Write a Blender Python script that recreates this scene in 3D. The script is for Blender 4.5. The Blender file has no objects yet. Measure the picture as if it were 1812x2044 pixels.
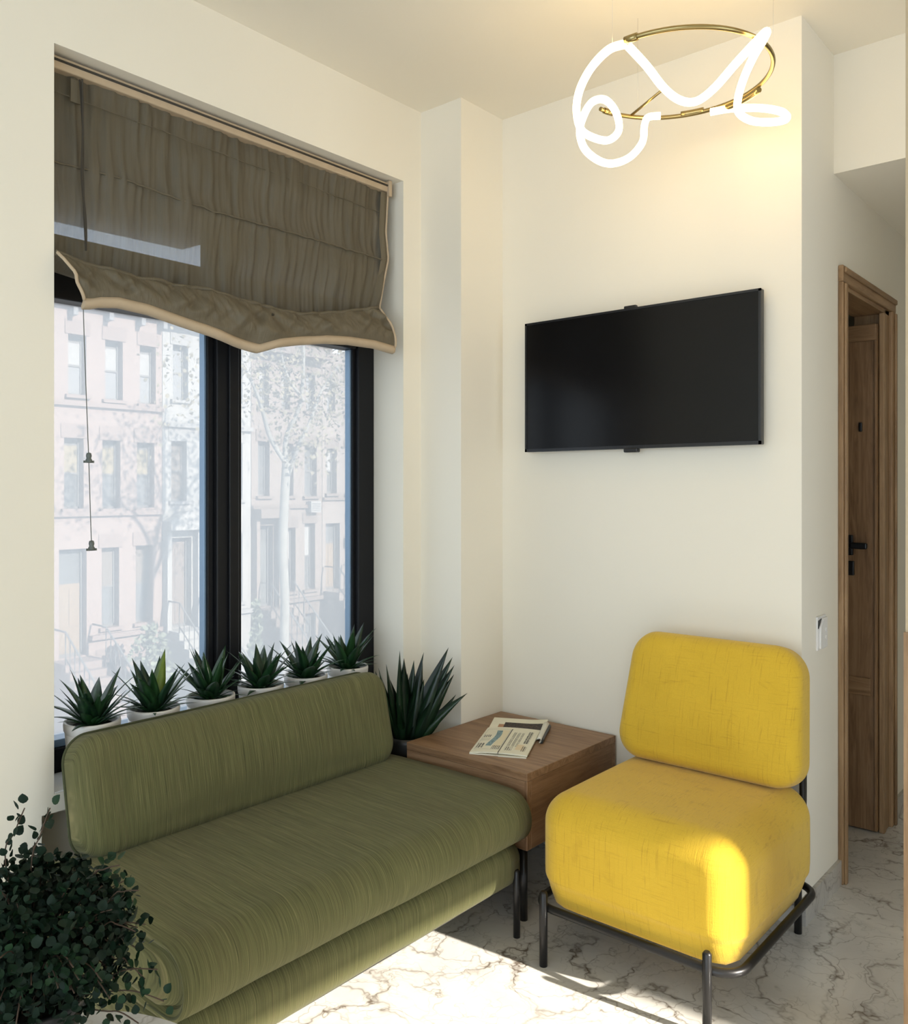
import bpy, math, random
from mathutils import Vector, Matrix, noise as mn
R = math.radians
random.seed(7)
S = bpy.context.scene
COL = S.collection

# ------------------------------------------------------------------ camera
cd = bpy.data.cameras.new('camera'); cam = bpy.data.objects.new('camera', cd); COL.objects.link(cam)
cam.location = (0, 0, 1.35); cam.rotation_euler = (R(90), 0, R(40.406))
cd.sensor_fit = 'HORIZONTAL'; cd.sensor_width = 36.0; cd.lens = 1703.36 / 1812 * 36
cd.shift_y = -47 / 1812; cd.clip_start = 0.05; cd.clip_end = 200
S.camera = cam
# ------------------------------------------------------------------ world, sun, exposure
W = bpy.data.worlds.new('world'); S.world = W; W.use_nodes = True
bg = W.node_tree.nodes['Background']
bg.inputs[0].default_value = (0.74, 0.87, 1.0, 1); bg.inputs[1].default_value = 3.0
SUN_EL = 25.0
sl = bpy.data.lights.new('sun', 'SUN'); sl.energy = 13.0; sl.angle = R(.9); sl.color = (1.0, 0.93, 0.82)
sun = bpy.data.objects.new('sun', sl); COL.objects.link(sun); sun.location = (6, 1, 6)
sun.rotation_euler = Vector((-math.cos(R(SUN_EL)), -.10*math.cos(R(SUN_EL)), -math.sin(R(SUN_EL)))).to_track_quat('-Z', 'Y').to_euler()
S.view_settings.view_transform = 'Standard'
try: S.view_settings.look = 'None'
except Exception: pass
S.view_settings.gamma = 1.0; S.view_settings.use_curve_mapping = False
S.view_settings.exposure = 0.32
LAMP = 10.0
S.cycles.max_bounces = 7; S.cycles.diffuse_bounces = 5; S.cycles.glossy_bounces = 3; S.cycles.transmission_bounces = 4; S.cycles.transparent_max_bounces = 10
S.cycles.caustics_reflective = False; S.cycles.caustics_refractive = False; S.cycles.adaptive_threshold = .02
def portal(loc, rot, sx, sy):
    l = bpy.data.lights.new('window_portal', 'AREA'); l.shape = 'RECTANGLE'; l.size = sx; l.size_y = sy
    l.cycles.is_portal = True
    o = bpy.data.objects.new('window_portal', l); COL.objects.link(o); o.location = loc; o.rotation_euler = rot
portal((-2.62, 1.68, 1.3), (0, R(-90), 0), 1.5, 1.35)
portal((3.12, 1.61, 1.15), (0, R(90), 0), 2.26, 1.72)
portal((0.35, -3.12, 1.40), (R(-90), 0, 0), 5.0, 2.6)

# ------------------------------------------------------------------ helpers
class MB:
    def __init__(s): s.v = []; s.f = []; s.sm = []
    def face(s, idx, smooth=False): s.f.append(tuple(idx)); s.sm.append(smooth)
    def box(s, a, b):
        x0, y0, z0 = a; x1, y1, z1 = b; n = len(s.v)
        s.v += [(x0,y0,z0),(x1,y0,z0),(x1,y1,z0),(x0,y1,z0),(x0,y0,z1),(x1,y0,z1),(x1,y1,z1),(x0,y1,z1)]
        for q in ((0,3,2,1),(4,5,6,7),(0,1,5,4),(1,2,6,5),(2,3,7,6),(3,0,4,7)): s.face([n+i for i in q])
        return s
    def loft(s, rings, closed=True, cap0=None, cap1=None, smooth=True, loop=False):
        n0 = len(s.v); m = len(rings[0])
        for r in rings: s.v += [tuple(p) for p in r]
        k = len(rings)
        for i in range(k if loop else k-1):
            a = n0 + i*m; b = n0 + ((i+1) % k)*m
            for j in range(m if closed else m-1):
                j2 = (j+1) % m
                s.face((a+j, a+j2, b+j2, b+j), smooth)
        if cap0 == 'ngon': s.face([n0+j for j in range(m)][::-1])
        if cap1 == 'ngon': s.face([n0+(k-1)*m+j for j in range(m)])
        if isinstance(cap0, (tuple, Vector)):
            s.v.append(tuple(cap0)); c = len(s.v)-1
            for j in range(m): s.face((n0+(j+1) % m, n0+j, c), smooth)
        if isinstance(cap1, (tuple, Vector)):
            s.v.append(tuple(cap1)); c = len(s.v)-1; b = n0+(k-1)*m
            for j in range(m): s.face((b+j, b+(j+1) % m, c), smooth)
        return s
    def tube(s, path, r, seg=10, closed=False, caps=True):
        P = [Vector(p) for p in path]; n = len(P)
        if not hasattr(r, '__len__'): r = [r]*n
        T = []
        for i in range(n):
            a = P[(i-1) % n] if (closed or i > 0) else P[i]
            b = P[(i+1) % n] if (closed or i < n-1) else P[i]
            T.append((b-a).normalized())
        up = Vector((0,0,1)) if abs(T[0].z) < .9 else Vector((1,0,0))
        nrm = T[0].cross(up).normalized(); rings = []
        for i in range(n):
            nrm = (nrm - T[i]*nrm.dot(T[i])).normalized(); bi = T[i].cross(nrm)
            rings.append([P[i] + (nrm*math.cos(2*math.pi*j/seg) + bi*math.sin(2*math.pi*j/seg))*r[i] for j in range(seg)])
        c = 'ngon' if (caps and not closed) else None
        return s.loft(rings, True, c, c, True, closed)
    def lathe(s, c, prof, seg=40):
        rings = [[(c[0]+r*math.cos(2*math.pi*j/seg), c[1]+r*math.sin(2*math.pi*j/seg), c[2]+z) for j in range(seg)] for r, z in prof]
        return s.loft(rings, True, 'ngon', 'ngon', True)
    def prism(s, pts, d):           # planar polygon extruded by d
        n = len(s.v); m = len(pts); d = Vector(d)
        s.v += [tuple(p) for p in pts] + [tuple(Vector(p)+d) for p in pts]
        s.face(range(n, n+m)); s.face([n+m+i for i in range(m)][::-1])
        for i in range(m): s.face((n+i, n+m+i, n+m+(i+1) % m, n+(i+1) % m))
        return s
    def mesh(s, name, off=(0,0,0)):
        me = bpy.data.meshes.new(name); o = Vector(off)
        me.from_pydata([tuple(Vector(p)-o) for p in s.v], [], s.f)
        me.polygons.foreach_set('use_smooth', s.sm); me.validate(); me.update()
        import bmesh
        bm = bmesh.new(); bm.from_mesh(me); bmesh.ops.recalc_face_normals(bm, faces=bm.faces); bm.to_mesh(me); bm.free()
        return me
    def build(s, name, mat, parent=None, local=False, bevel=0, label=None):
        off = (0,0,0)
        if parent is not None and not local:
            off = parent.matrix_basis.translation if parent.parent is None else parent.parent.matrix_basis.translation
        me = s.mesh(name, off); me.materials.append(mat)
        o = bpy.data.objects.new(name, me); COL.objects.link(o); o.parent = parent
        if bevel:
            b = o.modifiers.new('bevel', 'BEVEL'); b.width = bevel; b.segments = 3; b.limit_method = 'ANGLE'; b.angle_limit = R(40)
        if label: o['label'] = label
        return o
def empty(name, loc, label=None, cat=None, group=None, kind=None, rz=0):
    o = bpy.data.objects.new(name, None); COL.objects.link(o); o.location = loc; o.rotation_euler = (0,0,rz)
    o.empty_display_size = .05
    tag(o, label, cat, group, kind); return o
def tag(o, label=None, cat=None, group=None, kind=None):
    if label: o['label'] = label
    if cat: o['category'] = cat
    if group: o['group'] = group
    if kind: o['kind'] = kind
    return o
def struct(o, label=None): return tag(o, label, None, None, 'structure')
def inst(name, me, parent, loc, rot, sc):
    o = bpy.data.objects.new(name, me); COL.objects.link(o); o.parent = parent
    o.location = loc; o.rotation_euler = rot; o.scale = sc if hasattr(sc, '__len__') else (sc, sc, sc)
    return o
def rr(hw, hh, r, n=10):            # rounded rectangle outline, 2D
    out = []; r = min(r, hw, hh)
    for cx, cy, a0 in ((hw-r, hh-r, 0), (-hw+r, hh-r, 90), (-hw+r, -hh+r, 180), (hw-r, -hh+r, 270)):
        for k in range(n+1):
            a = R(a0 + 90*k/n); out.append((cx+r*math.cos(a), cy+r*math.sin(a)))
    return out
def dens(o, step):                  # resample closed 2D outline edges longer than step
    res = []
    for i in range(len(o)):
        a, b = o[i], o[(i+1) % len(o)]; d = math.hypot(b[0]-a[0], b[1]-a[1]); k = max(1, int(d/step))
        for j in range(k): res.append((a[0]+(b[0]-a[0])*j/k, a[1]+(b[1]-a[1])*j/k))
    return res
def catmull(P, sub=8, closed=False):
    P = [Vector(p) for p in P]; n = len(P); out = []
    for i in range(n if closed else n-1):
        g = (lambda k: P[k % n]) if closed else (lambda k: P[max(0, min(n-1, k))])
        p0, p1, p2, p3 = g(i-1), g(i), g(i+1), g(i+2)
        for j in range(sub):
            t = j/sub
            out.append(.5*((2*p1)+(p2-p0)*t+(2*p0-5*p1+4*p2-p3)*t*t+(3*p1-p0-3*p2+p3)*t**3))
    if not closed: out.append(P[-1])
    return out
def interp(pts, x):                 # smooth piecewise interpolation over (x, y) pairs
    if x <= pts[0][0]: return pts[0][1]
    for (a, ya), (b, yb) in zip(pts, pts[1:]):
        if x <= b:
            t = (x-a)/(b-a); return ya+(yb-ya)*t
    return pts[-1][1]
def rbox(c, h, r, nf=8, na=6, bulge=(0,0,0), warp=None):
    m = MB(); key = {}
    ax = []
    for i in range(3):
        inn = h[i]-r
        arc = [inn + r*math.tan(R(45*k/na)) for k in range(1, na+1)]
        fl = [-inn + 2*inn*k/nf for k in range(nf+1)]
        ax.append([-a for a in arc[::-1]] + fl + arc)
    def add(p):
        k = tuple(round(q, 6) for q in p)
        if k in key: return key[k]
        q = [max(-(h[i]-r), min(h[i]-r, p[i])) for i in range(3)]
        d = Vector([p[i]-q[i] for i in range(3)]).normalized()
        w = Vector(q)+d*r
        for i in range(3):
            j, l = (i+1) % 3, (i+2) % 3
            w[i] += d[i]*bulge[i]*(1-(p[j]/h[j])**2)*(1-(p[l]/h[l])**2)
        if warp: w = Vector(warp(w))
        key[k] = len(m.v); m.v.append(tuple(w+Vector(c))); return key[k]
    for i in range(3):
        j, l = (i+1) % 3, (i+2) % 3
        for sg in (-1, 1):
            for a in range(len(ax[j])-1):
                for b in range(len(ax[l])-1):
                    q = []
                    for da, db in ((0,0),(1,0),(1,1),(0,1)):
                        p = [0,0,0]; p[i] = sg*h[i]; p[j] = ax[j][a+da]; p[l] = ax[l][b+db]; q.append(add(p))
                    m.face(q if sg > 0 else q[::-1], True)
    return m
def holed(a0, a1, z0, z1, holes, d0, d1, axis='X'):
    """slab in the (a, z) plane between depth d0 and d1 with rectangular holes (a0,a1,z0,z1)"""
    A = sorted({a0, a1, *[v for h in holes for v in h[:2] if a0 < v < a1]})
    Z = sorted({z0, z1, *[v for h in holes for v in h[2:] if z0 < v < z1]})
    solid = {}
    for i in range(len(A)-1):
        for k in range(len(Z)-1):
            ca, cz = (A[i]+A[i+1])/2, (Z[k]+Z[k+1])/2
            solid[i, k] = not any(h[0] < ca < h[1] and h[2] < cz < h[3] for h in holes)
    m = MB(); idx = {}
    def P(a, z, d):
        k = (a, z, d)
        if k not in idx:
            idx[k] = len(m.v); m.v.append((d, a, z) if axis == 'X' else (a, d, z))
        return idx[k]
    for (i, k), s in solid.items():
        if not s: continue
        a, b, c, e = A[i], A[i+1], Z[k], Z[k+1]
        for d in (d0, d1): m.face((P(a,c,d), P(b,c,d), P(b,e,d), P(a,e,d)))
        for di, dk, (p, q) in ((-1,0,((a,c),(a,e))), (1,0,((b,c),(b,e))), (0,-1,((a,c),(b,c))), (0,1,((a,e),(b,e)))):
            if not solid.get((i+di, k+dk), False):
                m.face((P(*p,d0), P(*q,d0), P(*q,d1), P(*p,d1)))
    return m

# ------------------------------------------------------------------ materials
class Mt:
    def __init__(s, name):
        s.m = bpy.data.materials.new(name); s.m.use_nodes = True; s.t = s.m.node_tree
        s.t.nodes.clear(); s.out = s.n('ShaderNodeOutputMaterial')
    def n(s, ty, **kw):
        nd = s.t.nodes.new(ty)
        for k, v in kw.items(): setattr(nd, k, v)
        return nd
    def set(s, nd, **kw):
        for k, v in kw.items():
            sock = nd.inputs[int(k[1:])] if k[0] == '_' and k[1:].isdigit() else nd.inputs[k.replace('_', ' ')]
            if isinstance(v, bpy.types.NodeSocket): s.t.links.new(v, sock)
            elif isinstance(v, (tuple, list)) and len(v) == 3 and sock.type == 'RGBA': sock.default_value = (*v, 1)
            else: sock.default_value = v
        return nd
    def coord(s, scale=(1,1,1), kind='Object', rot=(0,0,0)):
        tc = s.n('ShaderNodeTexCoord'); mp = s.n('ShaderNodeMapping')
        s.t.links.new(tc.outputs[kind], mp.inputs[0]); mp.inputs['Scale'].default_value = scale; mp.inputs['Rotation'].default_value = rot
        return mp.outputs[0]
    def noise(s, vec, scale=5, detail=4, rough=.5, dist=0):
        nd = s.n('ShaderNodeTexNoise'); s.set(nd, Vector=vec, Scale=scale, Detail=detail, Roughness=rough, Distortion=dist); return nd.outputs[0]
    def ramp(s, fac, stops, interp='LINEAR'):
        nd = s.n('ShaderNodeValToRGB'); cr = nd.color_ramp; cr.interpolation = interp
        while len(cr.elements) < len(stops): cr.elements.new(.5)
        for e, (p, c) in zip(cr.elements, stops):
            e.position = p; e.color = (*c, 1) if hasattr(c, '__len__') else (c, c, c, 1)
        s.t.links.new(fac, nd.inputs[0]); return nd.outputs[0]
    def math(s, op, a, b=0.0, c=None):
        nd = s.n('ShaderNodeMath', operation=op); s.set(nd, _0=a, _1=b)
        if c is not None: s.set(nd, _2=c)
        return nd.outputs[0]
    def mix(s, f, a, b, bt='MIX'):
        nd = s.n('ShaderNodeMix', data_type='RGBA', blend_type=bt); s.set(nd, _0=f, _6=a, _7=b); return nd.outputs[2]
    def bump(s, h, strength=.2, dist=.01):
        nd = s.n('ShaderNodeBump'); s.set(nd, Height=h, Strength=strength, Distance=dist); return nd.outputs[0]
    def pbr(s, color, rough=.5, metal=0, spec=.5, normal=None, **kw):
        b = s.n('ShaderNodeBsdfPrincipled')
        s.set(b, Base_Color=color, Roughness=rough, Metallic=metal); b.inputs['Specular IOR Level'].default_value = spec
        if normal is not None: s.t.links.new(normal, b.inputs['Normal'])
        for k, v in kw.items(): s.set(b, **{k: v})
        s.t.links.new(b.outputs[0], s.out.inputs[0]); return s.m
def plain(name, c, rough=.5, metal=0, spec=.5, var=.04, scale=8):
    t = Mt(name); n = t.noise(t.coord(), scale, 3)
    col = t.mix(n, tuple(max(0, q*(1-var)) for q in c), tuple(min(1, q*(1+var)) for q in c))
    return t.pbr(col, rough, metal, spec)
def m_paint(name, c):
    t = Mt(name); v = t.coord(); n = t.noise(v, 1.3, 3); f = t.noise(v, 160, 3)
    col = t.mix(n, tuple(q*.985 for q in c), tuple(min(1, q*1.015) for q in c))
    return t.pbr(col, .72, 0, .25, t.bump(f, .06, .002))
def m_fabric_sofa(name):
    t = Mt(name)
    thr = t.noise(t.coord((6, 620, 6)), 1, 3, .65, .2)
    thr2 = t.noise(t.coord((12, 1500, 12)), 1, 2, .6)
    cross = t.noise(t.coord((700, 30, 700)), 1, 2)
    slub = t.noise(t.coord((3, 260, 3)), 1, 3, .6, .3)
    big = t.noise(t.coord(), 4, 3)
    h = t.math('ADD', t.math('MULTIPLY', thr, .65), t.math('MULTIPLY', thr2, .35))
    col = t.ramp(h, [(.33, (.044, .046, .020)), (.46, (.112, .115, .048)), (.56, (.146, .142, .062)), (.70, (.30, .265, .125))])
    col = t.mix(t.math('MULTIPLY', t.ramp(slub, [(.54, 0), (.72, 1)]), .45), col, (.150, .118, .062))
    col = t.mix(t.math('MULTIPLY', t.ramp(big, [(.35, 0), (.7, 1)]), .30), col, (.115, .098, .048))
    hh = t.math('ADD', h, t.math('MULTIPLY', cross, .25))
    return t.pbr(col, .95, 0, .08, t.bump(hh, .5, .003), Sheen_Weight=.08, Sheen_Roughness=.5)
def m_fabric_yellow(name):
    t = Mt(name)
    a = t.noise(t.coord((220, 25, 9)), 1, 3, .6, .2); b = t.noise(t.coord((9, 25, 240)), 1, 3, .6, .2)
    d = t.noise(t.coord((12, 220, 10)), 1, 3, .6, .2)
    w = t.noise(t.coord((600, 600, 600)), 1, 2)
    dark = t.math('ADD', t.ramp(a, [(.57, 0), (.72, 1)]), t.ramp(b, [(.59, 0), (.74, .8)]))
    dark = t.math('ADD', dark, t.ramp(d, [(.62, 0), (.76, .7)]))
    big = t.noise(t.coord(), 5, 3)
    base = t.mix(big, (.60, .385, .030), (.72, .47, .045))
    base = t.mix(t.math('MULTIPLY', t.ramp(w, [(.3, 1), (.6, 0)]), .25), base, (.46, .27, .02))
    col = t.mix(t.math('MULTIPLY', dark, .40), base, (.36, .20, .02))
    h = t.math('ADD', t.math('ADD', a, b), t.math('MULTIPLY', w, .8))
    return t.pbr(col, .92, 0, .12, t.bump(h, .35, .003), Sheen_Weight=.2)
def m_wood(name, c0, c1, c2, along='Y', scale=1.0, rough=.45, swirl=1.2):
    t = Mt(name)
    s = {'X': (1.2, 16, 16), 'Y': (16, 1.2, 16), 'Z': (16, 16, 1.2)}[along]
    v = t.coord(tuple(q*scale for q in s))
    g = t.noise(v, 1.2, 5, .6, swirl); f = t.noise(v, 9, 4, .7, .6); k = t.noise(t.coord(), 3, 2)
    m = t.math('ADD', t.math('MULTIPLY', g, .7), t.math('MULTIPLY', f, .3))
    col = t.ramp(m, [(.30, c0), (.48, c1), (.62, c2), (.70, c1)])
    col = t.mix(t.math('MULTIPLY', k, .3), col, c0)
    return t.pbr(col, rough, 0, .35, t.bump(m, .22, .003))
def m_marble(name, base=(.64, .615, .57), base2=(.50, .485, .46), rough=.16, vein=1.0):
    t = Mt(name); v = t.coord()
    w = t.n('ShaderNodeTexNoise'); t.set(w, Vector=v, Scale=2.2, Detail=5, Roughness=.6)
    off = t.n('ShaderNodeVectorMath', operation='MULTIPLY_ADD'); t.set(off, _0=w.outputs[1], _1=(.55, .55, .55), _2=v)
    masks = []
    for sc, lo, st in ((2.8, .016, .75), (6.0, .014, .62), (13, .016, .38)):
        vo = t.n('ShaderNodeTexVoronoi', feature='DISTANCE_TO_EDGE'); t.set(vo, Vector=off.outputs[0], Scale=sc)
        k = t.ramp(vo.outputs[0], [(0, 1), (lo, .30), (lo*2.4, 0)])
        br = t.ramp(t.noise(v, sc*.9, 3), [(.36, 0), (.55, 1)])
        masks.append(t.math('MULTIPLY', t.math('MULTIPLY', k, br), st*vein))
    mk = t.math('ADD', t.math('ADD', masks[0], masks[1]), masks[2]); mk = t.math('MINIMUM', mk, 1.0)
    cl = t.noise(v, 1.6, 6, .65, 1.5)
    col = t.mix(t.ramp(cl, [(.38, 0), (.66, 1)]), base, base2)
    col = t.mix(mk, col, (.15, .12, .095))
    return t.pbr(col, rough, 0, .5)
def m_metal(name, c, rough=.4, metal=.6):
    t = Mt(name); n = t.noise(t.coord(), 60, 3)
    return t.pbr(t.mix(n, tuple(q*.9 for q in c), c), rough, metal, .5)
def m_glass_haze(name, veil):  # milky veil in the glass stands in for haze over the street
    t = Mt(name)
    tr = t.n('ShaderNodeBsdfTransparent'); tr.inputs[0].default_value = (.71, .695, .68, 1)
    tl = t.n('ShaderNodeBsdfTranslucent'); n = t.noise(t.coord(), 3, 2)
    t.set(tl, Color=t.mix(n, (.93, .92, .91), (.96, .955, .95)))
    gl = t.n('ShaderNodeBsdfGlossy'); gl.inputs['Roughness'].default_value = .02
    m1 = t.n('ShaderNodeMixShader'); t.set(m1, _0=veil, _1=tr.outputs[0], _2=tl.outputs[0])
    fr = t.n('ShaderNodeFresnel'); fr.inputs[0].default_value = 1.45
    m2 = t.n('ShaderNodeMixShader'); t.set(m2, _0=t.math('MULTIPLY', fr.outputs[0], .35), _1=m1.outputs[0], _2=gl.outputs[0])
    t.t.links.new(m2.outputs[0], t.out.inputs[0]); return t.m
def m_sheer(name, trans, c, c2):
    t = Mt(name)
    a = t.noise(t.coord((30, 190, 5)), 1, 3, .6); b = t.noise(t.coord((30, 40, 3)), 1, 4, .6, 1.0)
    col = t.mix(b, c, c2); col = t.mix(t.math('MULTIPLY', a, .35), col, tuple(q*.6 for q in c))
    bm = t.bump(t.math('ADD', t.math('MULTIPLY', a, .6), b), .45, .006)
    di = t.n('ShaderNodeBsdfPrincipled'); t.set(di, Base_Color=col, Roughness=.55, Normal=bm); di.inputs['Specular IOR Level'].default_value = .35
    tl = t.n('ShaderNodeBsdfTranslucent'); t.set(tl, Color=col)
    tr = t.n('ShaderNodeBsdfTransparent'); tr.inputs[0].default_value = (.80, .88, 1, 1)
    m1 = t.n('ShaderNodeMixShader'); t.set(m1, _0=.14, _1=di.outputs[0], _2=tl.outputs[0])
    m2 = t.n('ShaderNodeMixShader'); t.set(m2, _0=trans, _1=m1.outputs[0], _2=tr.outputs[0])
    t.t.links.new(m2.outputs[0], t.out.inputs[0]); return t.m
def m_emit(name, c, st):
    t = Mt(name); e = t.n('ShaderNodeEmission'); t.set(e, Color=c, Strength=st); t.t.links.new(e.outputs[0], t.out.inputs[0]); return t.m
def m_leaf(name, c0, c1, edge=None, rough=.35):
    t = Mt(name); oi = t.n('ShaderNodeObjectInfo')
    st = t.noise(t.coord((90, 90, 6)), 1, 3, .6, .4)
    col = t.mix(oi.outputs['Random'], c0, c1)
    if edge: col = t.mix(t.math('MULTIPLY', t.ramp(st, [(.50, 0), (.68, 1)]), .55), col, edge)
    return t.pbr(col, rough, 0, .5 if edge else .22)

M = {}
M['wall'] = m_paint('wall_paint', (.80, .752, .648))
M['ceil'] = m_paint('ceiling_paint', (.80, .752, .648))
M['marble'] = m_marble('marble_floor')
M['marble_skirt'] = m_marble('marble_skirting', (.50, .47, .42), (.38, .36, .33), .3, 1.2)
M['marble_white'] = m_marble('marble_table', (.80, .80, .80), (.72, .73, .75), .2, .7)
M['black_frame'] = plain('black_window_frame', (.008, .0085, .010), .45, 0, .22)
M['bead'] = m_metal('glazing_bead_sky_tint', (.20, .30, .42), .3, .3)  # blue of the reflected sky is put into the bead colour
M['black_metal'] = m_metal('black_powder_coat', (.022, .021, .021), .36, .5)
M['sill'] = m_paint('sill_paint', (.80, .80, .79))
M['glass'] = m_glass_haze('hazed_window_glass', .23)
M['green'] = m_fabric_sofa('olive_linen')
M['green_dark'] = plain('olive_piping', (.055, .06, .025), .9)
M['yellow'] = m_fabric_yellow('yellow_linen')
M['walnut'] = m_wood('walnut_grain_x', (.13, .068, .034), (.25, .142, .074), (.34, .205, .115), 'X', 1.4)
M['walnut_z'] = m_wood('walnut_grain_z', (.12, .062, .030), (.235, .130, .067), (.315, .185, .10), 'Z', 1.4)
M['oak'] = m_wood('oak_casing', (.15, .085, .040), (.30, .185, .095), (.40, .26, .14), 'Z', 1.2)
M['oak_h'] = m_wood('oak_casing_h', (.15, .085, .040), (.30, .185, .095), (.40, .26, .14), 'Y', 1.2)
M['oak_leaf'] = m_wood('oak_door_leaf', (.10, .052, .024), (.23, .130, .064), (.31, .185, .098), 'Z', .8, .5, 3.2)
M['oak_x'] = m_wood('oak_rail', (.12, .065, .03), (.26, .15, .075), (.34, .21, .11), 'X', 1.2)
M['black_plastic'] = plain('black_plastic', (.008, .008, .009), .35)
M['screen'] = plain('tv_screen', (.003, .003, .0035), .2, 0, .30)
M['white_plastic'] = plain('white_plastic', (.75, .73, .70), .4)
M['ceramic'] = plain('cream_ceramic', (.72, .69, .65), .32, 0, .5, .02)
M['ceramic_black'] = plain('black_pot_glaze', (.02, .02, .02), .4)
M['soil'] = plain('dark_soil', (.022, .017, .013), .95, 0, .2, .6, 60)
M['succ'] = m_leaf('succulent_leaf', (.004, .020, .010), (.012, .050, .012), (.035, .105, .035))
M['succ_light'] = m_leaf('succulent_leaf_light', (.10, .16, .012), (.13, .19, .015), (.03, .09, .01))
M['yucca'] = m_leaf('yucca_leaf', (.003, .012, .006), (.008, .028, .009), (.02, .06, .02))
M['vine'] = m_leaf('vine_leaf', (.003, .011, .005), (.010, .036, .012), None, .6)
M['stem'] = plain('woody_stem', (.06, .035, .02), .8)
M['brass'] = m_metal('antique_brass', (.40, .31, .14), .28, 1.0)
M['neon'] = m_emit('led_tube', (1.0, .72, .36), LAMP)
M['steel'] = m_metal('steel_wire', (.6, .6, .58), .3, 1.0)
M['sheer'] = m_sheer('sheer_olive_brown', .20, (.150, .128, .088), (.19, .163, .115))
M['sheer_thick'] = m_sheer('folded_olive_brown', .015, (.135, .112, .073), (.19, .162, .112))
M['binding'] = plain('beige_binding', (.46, .36, .25), .8, 0, .2, .08, 30)
M['seamcord'] = plain('seam_thread', (.045, .038, .028), .9)
M['shutter'] = plain('dark_shutter', (.03, .03, .028), .6)

# ------------------------------------------------------------------ the room
CE = 2.81
XW, YW = -2.248, 2.70          # window wall plane, TV wall plane
def S_(mb, name, mat, parent=None, label=None, **k): return struct(mb.build(name, M[mat], parent, **k), label)
floor = S_(MB().box((-2.9, -3.2, -.12), (3.15, 6.2, 0)), 'floor', 'marble', label='grey veined cream marble floor')
S_(MB().box((-2.9, -3.2, CE), (3.15, 6.2, CE+.14)), 'ceiling', 'ceil', label='plain off white ceiling')
OP = (1.024, 2.344, .549, 2.518)     # window opening
wl = holed(-3.1, 2.443, 0, CE, [OP, (.992, 2.36, 0, .50)], XW-.165, XW)
S_(wl, 'wall_left', 'wall', label='off white wall around the large window')
S_(MB().box((XW-.36, .93, 0), (XW-.165-.02+.075, 2.40, .50)), 'wall_niche', 'wall', label='recessed wall panel beneath the window sill')
S_(MB().box((-2.6, 2.443, 0), (-2.045, 2.84, CE)), 'wall_corner', 'wall', label='off white boxed column in the corner')
S_(MB().box((-2.045, YW, 0), (-.89, YW+.10, CE)), 'wall_back', 'wall', label='off white wall carrying the television')
DO = (3.125, 3.715, 0, 2.055)
S_(holed(YW+.10, 6.0, 0, CE, [DO], -.99, -.89), 'wall_hall', 'wall', label='off white hallway wall with the wooden door')
S_(MB().box((-.89, 3.02, 2.41), (3.0, 4.6, CE)), 'wall_bulkhead', 'wall', label='dropped bulkhead over the hallway')
S_(MB().box((-.89, 5.2, 0), (3.0, 5.3, CE)), 'wall_end', 'wall', label='far end wall of the hallway')
S_(MB().box((.42, 2.62, 0), (.52, 5.2, CE)), 'wall_hall_shading', 'wall', label='unseen wall added to close the hallway and darken it')  # out of view, added to keep light out of the hall
RO = (.75, 2.47, .02, 2.335)  # unseen opening, edges set to shape the sun on floor and chair
S_(holed(-3.1, 5.3, 0, CE, [RO], 3.0, 3.12), 'wall_right', 'wall', label='unseen off white wall with an opening shaped for the sun patch')
FO = (-2.15, 2.85, .10, 2.70)  # unseen opening, added and widened to fill the room with sky light
S_(holed(-2.6, 3.12, 0, CE, [FO], -3.12, -3.0, 'Y'), 'wall_front', 'wall', label='unseen off white wall with a wide opening added for sky light')
S_(MB().box((-2.6, 2.84, 0), (-2.5, 5.3, CE)), 'wall_room_left', 'wall', label='wall of the room behind the door')
S_(MB().box((-2.5, 5.2, 0), (-.99, 5.3, CE)), 'wall_room_end', 'wall', label='end wall of the room behind the door')
# pillar at the right edge of the view
pil = empty('wall_pillar', (-.43, 2.22, 0), 'tan plaster pillar with wooden cladding at its foot', None, None, 'structure')
MB().box((-.481, 2.165, 1.02), (-.38, 2.28, CE)).build('plaster_shaft', m_paint('tan_plaster', (.50, .40, .27)), pil)
MB().box((-.484, 2.16, 0), (-.375, 2.285, 1.02)).build('wood_cladding', M['oak'], pil)
# sill, baseboards
sill = S_(MB().box((-2.40, 1.026, .5495), (-2.2475, 2.342, .552)), 'trim_1', 'sill', label='white painted window sill under the pots', bevel=.004)
MB().box((-2.2475, 1.15, .515), (-2.205, 2.165, .552)).build('sill_nosing', M['sill'], sill, bevel=.004)
S_(MB().box((-.89, 2.70, 0), (-.878, 3.065, .085)), 'baseboard_hall', 'marble_skirt', label='grey marble skirting left of the door')
S_(MB().box((-.89, 3.77, 0), (-.878, 5.2, .085)), 'baseboard_hall_far', 'marble_skirt', label='grey marble skirting beyond the door')
S_(MB().box((-2.045, 2.688, 0), (-.89, 2.70, .085)), 'baseboard_back', 'marble_skirt', label='grey marble skirting under the television wall')

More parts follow.
